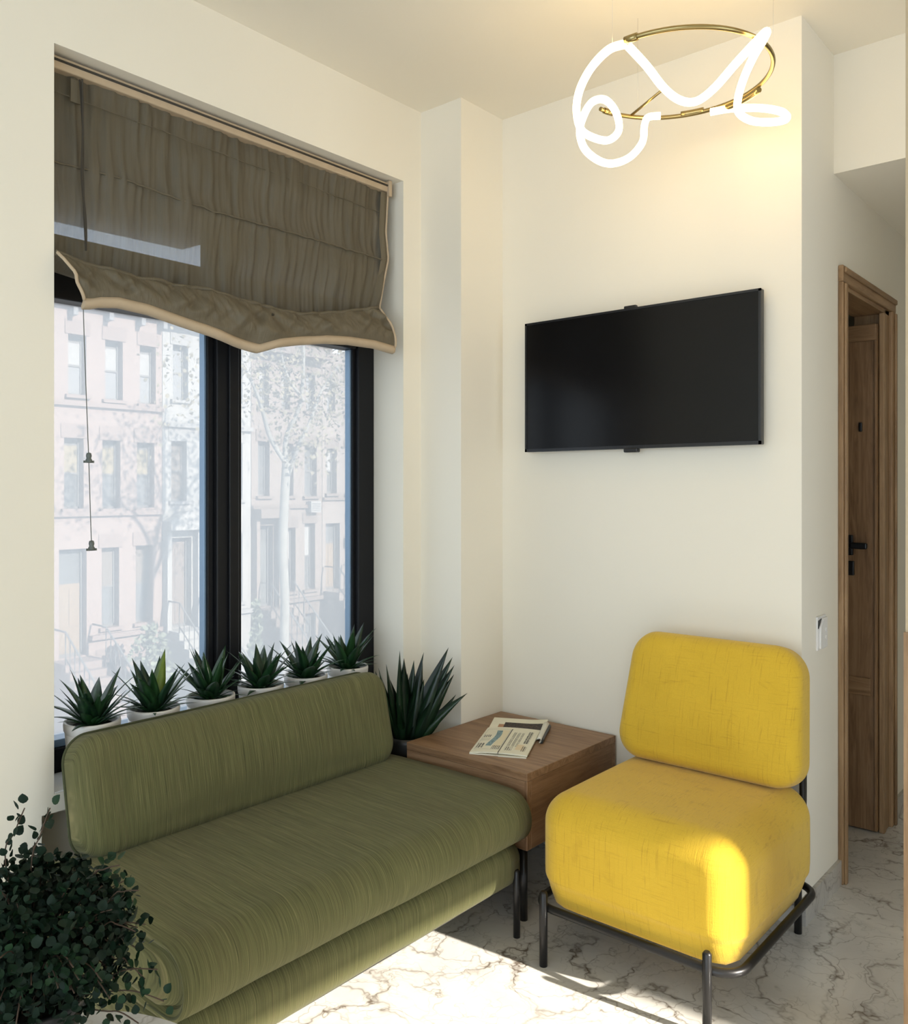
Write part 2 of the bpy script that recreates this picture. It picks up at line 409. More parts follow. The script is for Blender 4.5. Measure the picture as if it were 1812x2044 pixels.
# ------------------------------------------------------------------ window
XF = -2.406
win = empty('window_1', (XF-.05, 1.70, .55), 'black framed two pane window with a transom', None, None, 'structure')
def bar(name, y0, y1, z0, z1, x0=XF-.075, x1=XF, mat='black_frame', bev=.004, par=win):
    return MB().box((x0, y0, z0), (x1, y1, z1)).build(name, M[mat], par, bevel=bev)
bar('bottom_rail', 1.024, 2.344, .549, .618)
bar('top_rail', 1.024, 2.344, 2.45, 2.518)
bar('side_stile', 1.024, 1.088, .618, 2.45)
st = bar('side_stile', 2.262, 2.344, .618, 2.45)
MB().box((XF-.06, 2.250, .618), (XF-.02, 2.262, 2.45)).build('stile_step', M['black_frame'], st)
mu = bar('mullion', 1.628, 1.712, .618, 2.45)
MB().box((XF, 1.668, .618), (XF+.012, 1.706, 2.45)).build('mullion_cover', M['black_frame'], mu, bevel=.004)
MB().box((XF-.065, 1.606, .618), (XF-.02, 1.628, 2.45)).build('mullion_step', M['black_frame'], mu, bevel=.003)
MB().box((XF-.065, 1.712, .618), (XF-.02, 1.738, 2.45)).build('mullion_step', M['black_frame'], mu, bevel=.003)
for a, b in ((1.088, 1.606), (1.738, 2.25)):
    tr = bar('transom', a, b, 1.885, 2.066)
    MB().box((XF-.02, a, 1.96), (XF+.01, b, 2.03)).build('transom_bead', M['black_frame'], tr, bevel=.004)
# glazing beads and panes
for y in (1.599, 2.243):
    bar('glazing_bead', y, y+.0075, .64, 1.885, XF-.058, XF-.03, 'bead', .001)
for a, b in ((1.088, 1.606), (1.738, 2.25)):
    bar('glazing_bead', a, b, .618, .640, XF-.075, XF-.01, 'bead', .002)
    p = bar('pane', a-.004, b+.004, .62, 1.89, XF-.066, XF-.060, 'glass', 0)
    p = bar('pane', a-.004, b+.004, 2.06, 2.46, XF-.066, XF-.060, 'glass', 0)
# rolled shutter leaves outside the upper lights
sh = MB(); x = XF-.12
sh.prism([(x, 1.03, 2.50), (x, 1.03, 2.140), (x, 1.586, 2.150), (x, 1.69, 2.196), (x, 1.70, 2.05), (x, 2.344, 2.05), (x, 2.344, 2.50)], (-.02, 0, 0))
tag(sh.build('roller_shutter', M['shutter']), 'dark half lowered shutter behind the top of the blind', 'shutter')

# frames of the unseen openings added for sun and sky light
for nm, ax, o, d in (('sun_opening', 'X', RO, 3.02), ('sky_opening', 'Y', FO, -3.08)):
    w = empty(nm, (d, (o[0]+o[1])/2, o[2]) if ax == 'X' else ((o[0]+o[1])/2, d, o[2]), 'black framed opening added out of view to let daylight in', None, None, 'structure')
    for a0, a1, z0, z1 in ((o[0], o[0]+.05, o[2], o[3]), (o[1]-.0, o[1]+.05, o[2], o[3]), (o[0], o[1], o[3], o[3]+.05)):
        if ax == 'X': MB().box((d, a0, z0), (d+.06, a1, z1)).build('frame_bar', M['black_frame'], w)
        else: MB().box((a0, d, z0), (a1, d+.06, z1)).build('frame_bar', M['black_frame'], w)

# ------------------------------------------------------------------ roman blind
bl = empty('roman_blind', (-2.28, 1.68, 1.80), 'olive brown sheer roman blind with beige binding, hanging in the window', 'blind')
MB().box((-2.335, 1.028, 2.473), (-2.285, 2.30, 2.508)).build('head_rail', M['binding'], bl, bevel=.004, label='beige fabric covered head rail')
MB().tube([(-2.284, 1.03, 2.496), (-2.284, 2.298, 2.496)], .0035, 8).build('rail_groove', M['seamcord'], bl)
MB().box((-2.30, 2.296, 2.455), (-2.275, 2.312, 2.515)).build('rail_end_cap', M['binding'], bl, bevel=.003)
midl = [(1.03, 2.224), (1.25, 2.232), (1.377, 2.222), (1.55, 2.214), (1.80, 2.217), (2.12, 2.216), (2.30, 2.214)]
fold = [(1.03, 1.985), (1.12, 1.976), (1.25, 1.967), (1.50, 1.970), (1.76, 1.957), (1.93, 1.962), (2.12, 1.995), (2.30, 2.035)]
def wr(y, z, k=1.0):
    return 2.1*k*(.0035*mn.noise((y*34, z*3, 1.3)) + .0025*mn.noise((y*75, z*5, 4.1)) + .004*mn.noise((y*9, z*9, 7.7)))
def redge(z):                         # right edge of the hanging panel
    return interp([(1.94, 2.262), (2.03, 2.252), (2.12, 2.272), (2.22, 2.298), (2.32, 2.285), (2.47, 2.296)], z)
def panel(y0f, y1f, nu, rows, xfun):
    rings = []
    for v in range(rows+1):
        ring = []
        for u in range(nu+1):
            ring.append(xfun(u/nu, v/rows))
        rings.append(ring)
    return MB().loft(rings, False)
def main_pt(u, v):
    y = 1.03 + u*1.265
    zt = 2.48; zm = interp(midl, y); zf = interp(fold, y) - .03
    z = zt+(zm-zt)*(v/.5) if v < .5 else zm+(zf-zm)*((v-.5)/.5)
    w = (redge(z)-1.03)/1.265
    y2 = 1.03 + (y-1.03)*w
    gather = math.exp(-((v-.5)/.05)**2)
    x = -2.305 + wr(y, z, 1.6) + .010*math.sin(math.pi*max(0, (v-.5)*2))*1.2 + gather*(.006+.006*mn.noise((y*60, 0, 2)))
    return (x, y2, z)
pn = panel(0, 1, 220, 60, main_pt).build('fabric_panel', M['sheer'], bl)
def sol(o, t):
    s = o.modifiers.new('thickness', 'SOLIDIFY'); s.thickness = t; s.offset = 0
# gathered seam, side hem
MB().tube([(-2.294+.004*mn.noise((y*40, 0, 0)), y*1.0, interp(midl, y)+.004*mn.noise((y*25, 3, 0))) for y in [1.03+.0085*i for i in range(149)]], .0026, 6).build('gathered_seam', M['sheer_thick'], pn)
MB().tube([(-2.297, y, 2.415+.006*mn.noise((y*7, 0, 5))-.02*(y-1.03)) for y in [1.03+.02*i for i in range(63)]], .0012, 6).build('top_seam', M['sheer_thick'], pn)
sidep = []
for k in range(41):
    z = 2.47 - k*.0128
    e = redge(z); sidep.append([(-2.294, e-.026, z), (-2.290, e-.012, z), (-2.288, e, z), (-2.296, e+.006, z)])
MB().loft(sidep, False).build('side_hem', M['sheer_thick'], bl)
MB().tube([(-2.288, redge(2.47-k*.0128)+.005, 2.47-k*.0128) for k in range(41)], .0038, 8).build('side_binding', M['binding'], bl, label='beige side binding')
# lower pouch
ridge = [(1.03, 1.968), (1.125, 1.955), (1.27, 1.945), (1.48, 1.950), (1.69, 1.936), (1.85, 1.932), (2.03, 1.97), (2.17, 2.003), (2.30, 2.02)]
hem = [(1.03, 1.848), (1.08, 1.852), (1.18, 1.867), (1.27, 1.862), (1.37, 1.845), (1.466, 1.830), (1.56, 1.812), (1.647, 1.800), (1.72, 1.826), (1.81, 1.846), (1.92, 1.865), (2.03, 1.875), (2.15, 1.878), (2.25, 1.870)]
def pouch_pt(u, v):
    # v 0 behind the fold, .2 ridge, 1 hem;  left edge slants inwards to the hem
    y = 1.028 + u*1.225
    zr = interp(ridge, y); zh = interp(hem, y)
    if v < .2:
        k = v/.2; z = zr - .035*(1-k); x = -2.300 + .055*k
    else:
        k = (v-.2)/.8; z = zr+(zh-zr)*k
        x = -2.245 + .055*math.sin(k*math.pi*.62) - .012*k
    fan = math.exp(-((y-1.66)/.16)**2)
    x += (.034*mn.noise((y*13+z*16, z*11, 3.3)) + .018*mn.noise((y*34-z*30, z*12, 9.1)) + .006*mn.noise((y*80+z*40, z*20, 2.1)))*math.sin(math.pi*min(1, v*1.1))
    x += fan*.012*math.sin((y-1.66)*95*(1.25-v))*(v > .2)*v
    left = max(0, 1-(y-1.028)/.10); y2 = y + left*.055*max(0, (v-.2)/.8)
    right = max(0, 1-(2.253-y)/.10); y2 += right*(-.055*(1-v)+.0*v) + right*.012*math.sin(math.pi*v)
    return (x, y2, z)
po = panel(0, 1, 200, 34, pouch_pt).build('folded_hem_pouch', M['sheer_thick'], bl)
sol(po, .002)
fl = [Vector(pouch_pt(i/120, .17)) for i in range(121)]
MB().tube([p+Vector((.004, 0, .006+.006*mn.noise((p.y*14, 1, 0)))) for p in fl], .0075, 8).build('fold_piping', M['sheer_thick'], po)
MB().tube([p+Vector((.014, 0, -.020+.010*mn.noise((p.y*9, 4, 0)))) for p in fl[8:110]], .0045, 8).build('fold_piping', M['seamcord'], po)
rings = []
for i in range(161):
    p = Vector(pouch_pt(i/160, 1.0)); w = .024
    rings.append([p+Vector((.004, 0, .004)), p+Vector((.0065, 0, -w*.35)), p+Vector((.002, 0, -w*.8)), p+Vector((-.012, 0, -w)), p+Vector((-.016, 0, -w*.6)), p+Vector((-.004, 0, 0))])
MB().loft(rings, True, 'ngon', 'ngon').build('hem_binding', M['binding'], bl, label='beige bottom binding')
for u, nm in ((0.0, 'edge_binding'), (1.0, 'edge_binding')):
    MB().tube([Vector(pouch_pt(u, .2+.8*k/14))+Vector((.003, 0, 0)) for k in range(15)], .0045, 8).build(nm, M['binding'], bl)
for dx, ph in ((0, 0), (.007, 2)):
    MB().tube(catmull([(-2.280+dx, 1.108+.004*math.sin(ph), 2.462), (-2.279+dx, 1.112+.005*math.sin(ph+1), 2.33), (-2.281, 1.118-.004*math.sin(ph), 2.2), (-2.279, 1.121+.004*math.sin(ph), 2.08), (-2.277, 1.124, 2.0)], 6), .0030, 6).build('lift_cord', M['seamcord'], bl)
MB().box((-2.296, 1.088, 2.40), (-2.290, 1.116, 2.462)).build('cord_tab', M['sheer_thick'], bl)
pc = empty('pull_cord', (-2.24, 1.11, 1.19), 'thin grey pull cord with two small toggles hanging before the glass', 'cord')
cordp = [(-2.24, 1.097, 1.87), (-2.24, 1.102, 1.72), (-2.24, 1.107, 1.586), (-2.24, 1.113, 1.435), (-2.24, 1.119, 1.249), (-2.24, 1.121, 1.20)]
MB().tube(catmull(cordp, 5), .0013, 6).build('cord', plain('grey_cord', (.12, .13, .12), .8), pc)
tgm = plain('grey_toggle', (.10, .115, .105), .5, 0, .5, .3, 80)
for y, z in ((1.1135, 1.425), (1.121, 1.188)):
    m = MB().lathe((-2.24, y, z), [(.001, .022), (.006, .020), (.0075, .013), (.006, .006), (.0085, .002), (.0095, -.004), (.006, -.006), (.001, -.006)], 14)
    m.box((-2.244, y-.013, z-.006), (-2.236, y+.013, z))
    m.build('toggle', tgm, pc)

# ------------------------------------------------------------------ sofa
so = empty('sofa', (-1.85, 1.53, 0), 'olive green linen sofa with stacked cushions and black metal feet under the window', 'sofa')
def extr(prof, y0, y1, er, crown=.012, step=.03):
    """outline (x,z) centred + half sizes -> cushion extruded along Y with soft ends"""
    cx, cz, hx, hz, r = prof
    def ring(y, ins, sc=1):
        o = dens(rr(hx-ins, hz-ins, max(.004, r-ins), 12), .035)
        return [(cx+a*sc, y, cz+b*sc+crown*.0) for a, b in o]
    base = dens(rr(hx, hz, r, 12), .035); nv = len(base)
    def rg(y, ins, sc=1):
        kx = (hx-ins)/hx*sc; kz = (hz-ins)/hz*sc
        return [(cx+a*kx, y, cz+b*kz + crown*max(0, b/hz)*(1-(a/hx)**2)) for a, b in base]
    rings = []
    for sc, bl_ in ((.15, 1.0), (.45, .85), (.75, .5), (.92, .18)): rings.append(rg(y0-.012*bl_, er, sc))
    for k in range(7):
        a = R(90*k/6); rings.append(rg(y0+er*(1-math.sin(a)), er*(1-math.cos(a+0))*0+er*(math.cos(a)), 1))
    n = int((y1-y0-2*er)/step)
    for k in range(1, n): rings.append(rg(y0+er+(y1-y0-2*er)*k/n, 0))
    for k in range(7):
        a = R(90-90*k/6); rings.append(rg(y1-er*(1-math.sin(a)), er*math.cos(a), 1))
    for sc, bl_ in ((.92, .18), (.75, .5), (.45, .85), (.15, 1.0)): rings.append(rg(y1+.012*bl_, er, sc))
    c0 = (cx, y0-.0125, cz); c1 = (cx, y1+.0125, cz)
    return MB().loft(rings, True, c0, c1), base
def wob(mb, amp, f):
    mb.v = [tuple(Vector(p)+amp*mn.noise_vector(Vector(p)*f)) for p in mb.v]; return mb
sm, base = extr((-1.835, .348, .345, .077, .075), .935, 2.112, .022, .008)
seat = wob(sm, .003, 6).build('seat_cushion', M['green'], so)
for y in (.939, 2.108):
    MB().tube([(-1.835+a*.978, y, .348+b*.905+.008*max(0, b/.077)*(1-(a/.345)**2)) for a, b in base], .0036, 6, True).build('piping', M['green_dark'], seat)
lm_, base2 = extr((-1.845, .211, .322, .069, .05), .95, 2.095, .022, 0)
low = wob(lm_, .004, 5).build('base_cushion', M['green'], so)
# back cushion: outline in the Y-Z plane, thickness in X, tilted
hy, hz, T = .545, .155, .060
ob = dens(rr(hy, hz, .068, 14), .035)
def bring(off, ins, sc=1):
    out = []
    for a, b in ob:
        ky = (hy-ins)/hy*sc; kz = (hz-ins)/hz*sc
        y, z = a*ky, b*kz; x = off
        th = R(-12); X = x*math.cos(th)+z*math.sin(th); Z = -x*math.sin(th)+z*math.cos(th)
        out.append((-2.118+X, 1.555+y, .563+Z))
    return out
rings = []
for sc, d in ((.12, .018), (.35, .017), (.6, .013), (.82, .006), (.95, .001)): rings.append(bring(T+d, .042, sc))
for k in range(9):
    a = R(90*k/8); rings.append(bring(T-.042+.042*math.cos(a), .042-.042*math.sin(a)))
rings.append(bring(0, 0)); rings.append(bring(-T+.03, 0))
seamring = bring(-T+.028, 0)
for k in range(1, 6):
    a = R(90*k/5); rings.append(bring(-T+.03-.03*math.sin(a), .03*(1-math.cos(a))))
for sc in (.8, .5, .2): rings.append(bring(-T, .03, sc))
bk = wob(MB().loft(rings, True, 'ngon', 'ngon'), .003, 5).build('back_cushion', M['green'], so)
MB().tube(seamring, .0042, 6, True).build('piping', M['green_dark'], bk)
MB().box((-2.20, 1.05, .16), (-2.17, 2.05, .46)).build('back_panel', M['green'], so, bevel=.015)
fr = [(-1.85+a, 1.523+b, .146) for a, b in dens(rr(.285, .565, .05, 6), .2)]
MB().tube(fr, .0105, 10, True).build('base_rail', M['black_metal'], so)
for x in (-1.521, -2.165):
    for y in (.985, 2.078):
        lg = MB().tube([(x, y, 0), (x, y, .198), (x, y, .203)], [.0105, .0105, .006], 12).build('leg', M['black_metal'], so)

# ------------------------------------------------------------------ side table
tb = empty('side_table', (-1.79, 2.42, 0), 'square walnut side table with black metal feet in the corner', 'side table')
TX0, TX1, TY0, TY1 = -2.043, -1.531, 2.146, 2.686
MB().box((TX0, TY0, .446), (TX1, TY1, .471)).build('top_board', M['walnut'], tb, bevel=.002)
M['walnut_y'] = m_wood('walnut_grain_y', (.12, .062, .030), (.235, .130, .067), (.315, .185, .10), 'Y', 1.4)
MB().box((TX0, TY0+.0012, .232), (TX1-.0012, TY0+.025, .4455)).build('side_panel', M['walnut'], tb, bevel=.0015)
MB().box((TX1-.025, TY0+.025, .232), (TX1-.0012, TY1-.025, .4455)).build('side_panel', M['walnut_y'], tb, bevel=.0015)
MB().box((TX0, TY0+.025, .232), (TX0+.024, TY1-.025, .4455)).build('side_panel', M['walnut_y'], tb, bevel=.0015)
MB().box((TX0, TY1-.025, .232), (TX1-.0012, TY1, .4455)).build('side_panel', M['walnut'], tb, bevel=.0015)
MB().box((TX1-.012, TY0+.0004, .232), (TX1-.0004, TY0+.012, .4455)).build('corner_post', M['walnut_z'], tb, bevel=.003)
MB().box((TX0+.02, TY0+.02, .222), (TX1-.02, TY1-.02, .236)).build('base_plate', M['black_metal'], tb)
for sx, x in ((-1, TX1), (1, TX0)):
    for sy, y in ((1, TY0), (-1, TY1)):
        ft_ = MB().tube([(x+sx*.035, y+sy*.03, 0), (x+sx*.035, y+sy*.03, .224)], .0125, 12).build('metal_foot', M['black_metal'], tb)
        MB().tube([(x+sx*.068, y+sy*.055, 0), (x+sx*.068, y+sy*.055, .224)], .0125, 12).build('metal_foot', M['black_metal'], tb)
# ------------------------------------------------------------------ magazine
mg = empty('magazine', (-1.705, 2.228, .4712), 'open illustrated magazine with folded pages lying on the side table', 'magazine', rz=R(26.3))
def m_page(kind):
    t = Mt('magazine_page_'+kind); tc = t.n('ShaderNodeTexCoord'); sp = t.n('ShaderNodeSeparateXYZ'); t.t.links.new(tc.outputs['Object'], sp.inputs[0])
    x, y = sp.outputs[0], sp.outputs[1]
    def inside(a, lo, hi): return t.math('MULTIPLY', t.math('GREATER_THAN', a, lo), t.math('LESS_THAN', a, hi))
    def rect(x0, x1, y0, y1): return t.math('MULTIPLY', inside(x, x0, x1), inside(y, y0, y1))
    nz = t.noise(t.coord((1, 1, 1)), 130, 3, .6)
    pap = t.mix(t.noise(t.coord(), 20, 2), (.70, .66, .50), (.78, .74, .60)); col = pap
    def lines(col, x0, x1, y0, y1, freq, c, thr=.5, axis='x'):
        wv = t.math('FRACT', t.math('MULTIPLY', x if axis == 'x' else y, freq))
        k = t.math('MULTIPLY', t.math('LESS_THAN', wv, thr), t.math('GREATER_THAN', nz, .40))
        return t.mix(t.math('MULTIPLY', rect(x0, x1, y0, y1), t.math('MULTIPLY', k, .85)), col, c)
    if kind == 'left':
        col = t.mix(t.math('MULTIPLY', rect(-.035, -.008, .06, .26), .6), col, (.72, .60, .36))
        sk = t.math('ADD', x, t.math('MULTIPLY', t.math('SINE', t.math('MULTIPLY', y, 24.0)), .006))
        bl1 = t.math('MULTIPLY', inside(sk, -.054, -.034), inside(y, .07, .255))
        tex = t.mix(t.ramp(t.noise(t.coord(), 220, 4, .7), [(.4, 0), (.62, 1)]), (.06, .13, .16), (.32, .45, .46))
        col = t.mix(bl1, col, tex)
        col = lines(col, -.088, -.060, .17, .20, 150, (.03, .03, .03), .6)
        col = lines(col, -.088, -.066, .045, .10, 110, (.02, .02, .02), .7)
        col = lines(col, -.088, -.058, .13, .16, 400, (.25, .24, .2), .3, 'y')
        col = lines(col, -.034, -.006, .035, .075, 170, (.03, .03, .03), .6)
        col = t.mix(t.math('MULTIPLY', t.math('SUBTRACT', rect(-.09, -.006, .03, .275), rect(-.0885, -.0075, .033, .272)), .5), col, (.15, .15, .13))
        col = t.mix(rect(-.004, 0.001, 0, .28), col, (.10, .09, .07))
    elif kind == 'right':
        for a in (.012, .026, .040):
            col = lines(col, a, a+.010, .075, .24, 260, (.03, .03, .03), .55)
        col = lines(col, .062, .078, .12, .26, 130, (.02, .02, .02), .8)
        col = lines(col, .010, .035, .03, .07, 150, (.03, .03, .03), .6)
        col = t.mix(t.math('MULTIPLY', rect(.045, .07, .045, .105), .8), col, (.72, .56, .34))
        col = lines(col, .066, .08, .035, .09, 140, (.10, .06, .02), .7)
    else:
        dk = t.math('MULTIPLY', inside(x, -.045, .095), inside(y, .26, .365))
        col = t.mix(dk, col, t.mix(t.ramp(nz, [(.45, 0), (.65, 1)]), (.012, .010, .009), (.09, .05, .035)))
        col = t.mix(rect(-.065, -.045, .28, .345), col, (.42, .22, .12))
    return t.pbr(col, .55, 0, .4)
def sheet(x0, x1, y0, y1, zf, th, nx=14, ny=10):
    top = [[(x0+(x1-x0)*i/nx, y0+(y1-y0)*j/ny) for i in range(nx+1)] for j in range(ny+1)]
    m = MB(); up = [[(a, b, zf(a, b)+th) for a, b in r] for r in top]; dn = [[(a, b, zf(a, b)) for a, b in r] for r in top]
    m.loft(up, False); m.loft(dn, False)
    edge = lambda g: g[0] + [r[-1] for r in g[1:]] + g[-1][::-1][1:] + [r[0] for r in g[::-1][1:-1]]
    m.loft([edge(dn), edge(up)], True, smooth=False); return m
sheet(-.098, .0, .0, .300, lambda x, y: .0065*math.sin(min(1, (x+.098)/.098)*math.pi*.5)**.6+.001, .0045).build('page_stack', m_page('left'), mg, local=True)
sheet(.0, .095, .0, .300, lambda x, y: .0065*math.cos(x/.095*1.0)+.001, .0045).build('page_stack', m_page('right'), mg, local=True)
sheet(-.098, .0, -.002, .02, lambda x, y: .0, .004).build('lower_page', plain('page_edge', (.72, .69, .56), .6), mg, local=True)
sheet(.0, .093, -.006, .02, lambda x, y: .0, .004).build('lower_page', plain('page_edge_b', (.72, .69, .56), .6), mg, local=True)
sheet(-.095, .108, .200, .405, lambda x, y: .0005+.006*max(0, (x-.03)/.08)**2+.012*max(0, (y-.29)/.11), .003).build('folded_spread', m_page('back'), mg, local=True)
cr = []
for j in range(9):
    y = .17+.19*j/8; rad = .008+.003*j/8
    cr.append([(.108+rad*math.cos(R(a)), y, rad+.002+rad*math.sin(R(a))) for a in range(-90, 181, 20)])
o = MB().loft(cr, False).build('curled_page', plain('curled_page_paper', (.68, .65, .55), .5), mg, local=True)
sol(o, .0016)
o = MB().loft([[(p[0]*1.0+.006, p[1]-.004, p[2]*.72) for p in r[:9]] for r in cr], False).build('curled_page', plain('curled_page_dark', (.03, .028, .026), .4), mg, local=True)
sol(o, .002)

# ------------------------------------------------------------------ lounge chair
ch = empty('lounge_chair', (-1.12, 2.33, 0), 'yellow linen armless lounge chair on black tubular frame below the television', 'chair')
def seat_warp(w):                     # tighter rounding along the lower edge
    hx_, hy_, hz_, r_ = .300, .305, .1585, .088
    if w.z > -hz_+r_: return w
    k = (-hz_+r_-w.z)/r_               # 0 at the start of the rounding, 1 underneath
    dx = w.x-max(-(hx_-r_), min(hx_-r_, w.x)); dy = w.y-max(-(hy_-r_), min(hy_-r_, w.y)); d = math.hypot(dx, dy)
    if d < 1e-5: return w
    g = (.30*d+.70*min(r_, max(d, r_*.9)))/d
    z = -hz_+r_-r_*(1-(1-k)**.6) if k < 1 else -hz_
    return (w.x+dx*(g-1), w.y+dy*(g-1), z)
rbox((-1.122, 2.330, .3135), (.300, .305, .1585), .088, 10, 8, (.006, .002, .008), seat_warp).build('seat_cushion', M['yellow'], ch)
# backrest
hx2, hz2, T2 = .285, .205, .072
ob2 = dens(rr(hx2, hz2, .085, 14), .03)
def cring(off, ins, sc=1):
    out = []
    for a, b in ob2:
        kx = (hx2-ins)/hx2*sc*(1-.05*max(-1, min(1, b/hz2))*1.0); kz = (hz2-ins)/hz2*sc
        x, z = a*kx, b*kz; th = R(13)
        Y = -off*math.cos(th)+z*math.sin(th); Z = off*math.sin(th)+z*math.cos(th)
        out.append((-1.118+x, 2.565+Y, .672+Z))
    return out
rings = []
for sc, d in ((.12, .016), (.35, .015), (.6, .012), (.82, .006), (.95, .001)): rings.append(cring(T2+d, .048, sc))
for k in range(9):
    a = R(90*k/8); rings.append(cring(T2-.048+.048*math.cos(a), .048-.048*math.sin(a)))
for k in range(0, 9):
    a = R(90*k/8); rings.append(cring(-T2+.045-.045*math.sin(a), .045*(1-math.cos(a))))
for sc in (.8, .5, .2): rings.append(cring(-T2, .045, sc))
MB().loft(rings, True, 'ngon', 'ngon').build('backrest_cushion', M['yellow'], ch)
fr = [(-1.122+a, 2.328+b, .158) for a, b in dens(rr(.300, .310, .07, 10), .2)]
MB().tube(fr, .0115, 10, True).build('seat_rail', M['black_metal'], ch)
MB().box((-1.36, 2.08, .150), (-.88, 2.58, .164)).build('seat_base', M['black_metal'], ch, bevel=.01)
for x, y in ((-1.372, 2.002), (-.887, 2.002), (-1.372, 2.652), (-.885, 2.652)):
    MB().tube([(x, y, 0), (x, y, .205), (x, y, .211)], [.0115, .0115, .007], 12).build('leg', M['black_metal'], ch)
for x in (-1.365, -.872):
    pth = catmull([(x, 2.60, .165), (x, 2.645, .24), (x, 2.655, .36), (x, 2.658, .46), (x, 2.65, .53), (x+(.02 if x < -1.1 else -.02), 2.635, .585), (x+(.06 if x < -1.1 else -.06), 2.63, .60)], 6)
    m = MB(); rings = []
    for p in pth: rings.append([p+Vector((dx, dy, 0)) for dx, dy in ((-.006, -.016), (.006, -.016), (.006, .016), (-.006, .016))])
    m.loft(rings, True, 'ngon', 'ngon').build('back_bracket', M['black_metal'], ch)

# ------------------------------------------------------------------ television
tv = empty('television', (-1.4485, 2.68, 1.488), 'black flat television mounted on the wall above the chair', 'television')
TA, TB, TZ0, TZ1 = -1.900, -.997, 1.488, 1.976
MB().box((TA, 2.652, TZ0), (TB, 2.676, TZ1)).build('housing', M['black_plastic'], tv, bevel=.003)
MB().box((TA+.10, 2.676, TZ0+.05), (TB-.10, 2.692, TZ1-.06)).build('rear_housing', M['black_plastic'], tv, bevel=.004)
MB().box((TA+.009, 2.6495, TZ0+.012), (TB-.009, 2.6525, TZ1-.009)).build('screen', M['screen'], tv)
bz = MB()
for a, b in (((TA, 2.648, TZ0), (TB, 2.652, TZ0+.011)), ((TA, 2.648, TZ1-.008), (TB, 2.652, TZ1)), ((TA, 2.648, TZ0), (TA+.008, 2.652, TZ1)), ((TB-.008, 2.648, TZ0), (TB, 2.652, TZ1))): bz.box(a, b)
bz.build('bezel', plain('tv_bezel', (.012, .013, .016), .25), tv)
MB().box((-1.478, 2.645, TZ0-.013), (-1.424, 2.668, TZ0+.003)).build('sensor_tab', M['black_plastic'], tv, bevel=.004)
MB().box((-1.480, 2.652, TZ1-.002), (-1.434, 2.670, TZ1+.010)).build('camera_tab', M['black_plastic'], tv, bevel=.003)
MB().box((-1.65, 2.690, 1.62), (-1.25, 2.701, 1.86)).build('wall_mount', M['black_metal'], tv)

# ------------------------------------------------------------------ LED tube pendant
PA = [(-1.088,1.963,2.496),(-1.132,1.952,2.492),(-1.199,1.974,2.474),(-1.265,2.022,2.451),(-1.315,2.085,2.429),(-1.337,2.145,2.402),(-1.33,2.204,2.394),(-1.306,2.25,2.395),(-1.283,2.27,2.425),(-1.279,2.247,2.468),(-1.293,2.209,2.497),(-1.311,2.167,2.483),(-1.32,2.133,2.435),(-1.329,2.125,2.384),(-1.325,2.155,2.338),(-1.296,2.219,2.314),(-1.268,2.295,2.343),(-1.249,2.351,2.403),(-1.253,2.374,2.465),(-1.249,2.391,2.494),(-1.216,2.406,2.494)]
PB = [(-1.083,1.967,2.489),(-1.067,2.033,2.459),(-1.055,2.109,2.424),(-1.04,2.175,2.41),(-1.011,2.213,2.412),(-.957,2.206,2.429),(-.879,2.167,2.458),(-.817,2.141,2.482),(-.791,2.137,2.495),(-.811,2.173,2.498),(-.862,2.234,2.491),(-.921,2.315,2.479),(-.964,2.384,2.46),(-.977,2.425,2.442),(-.953,2.459,2.423),(-.897,2.467,2.406),(-.858,2.474,2.407),(-.875,2.485,2.435),(-.934,2.488,2.464),(-1.016,2.484,2.486),(-1.082,2.467,2.488)]
lp = empty('pendant_lamp', (-1.082, 2.219, 2.31), 'looping white light tube woven through a brass ring near the ceiling', 'lamp')
for P in (PA, PB): MB().tube(catmull(P, 8), .0108, 12).build('light_tube', M['neon'], lp, label='glowing white light tube')
cx, cy, rr_ = -1.082, 2.219, .262
a0 = math.degrees(math.atan2(1.963-cy, -1.088-cx)); a1 = math.degrees(math.atan2(2.26-cy, -1.34-cx))
a1 = a1 if a1 > a0 else a1+360
ringp = [(cx+rr_*math.cos(R(a0+(a1-a0)*k/70)), cy+rr_*math.sin(R(a0+(a1-a0)*k/70)), 2.502) for k in range(71)]
rg_ = MB().tube(ringp, .0065, 10).build('brass_ring', M['brass'], lp, label='slim antique brass ring')
def sleeve(k0, k1, dz, r=.0085):
    MB().tube([(p[0], p[1], p[2]+dz) for p in ringp[k0:k1]], r, 10).build('brass_sleeve', M['brass'], rg_)
sleeve(0, 3, 0, .010); sleeve(38, 47, -.012); sleeve(50, 55, .004, .009); sleeve(67, 70, 0, .009)
MB().tube([(-1.307, 2.374, 2.505), (-1.153, 2.301, 2.52)], .004, 8).build('brass_arm', M['brass'], rg_)
MB().lathe((-1.153, 2.301, 2.513), [(.004, 0), (.008, .003), (.008, .014), (.005, .018)], 12).build('brass_knob', M['brass'], rg_)
for a in (0, 120, 240):
    x, y = cx+rr_*math.cos(R(a+20)), cy+rr_*math.sin(R(a+20))
    MB().tube([(x, y, 2.505), (x, y, CE+.002)], .00035, 5).build('suspension_wire', M['steel'], lp)

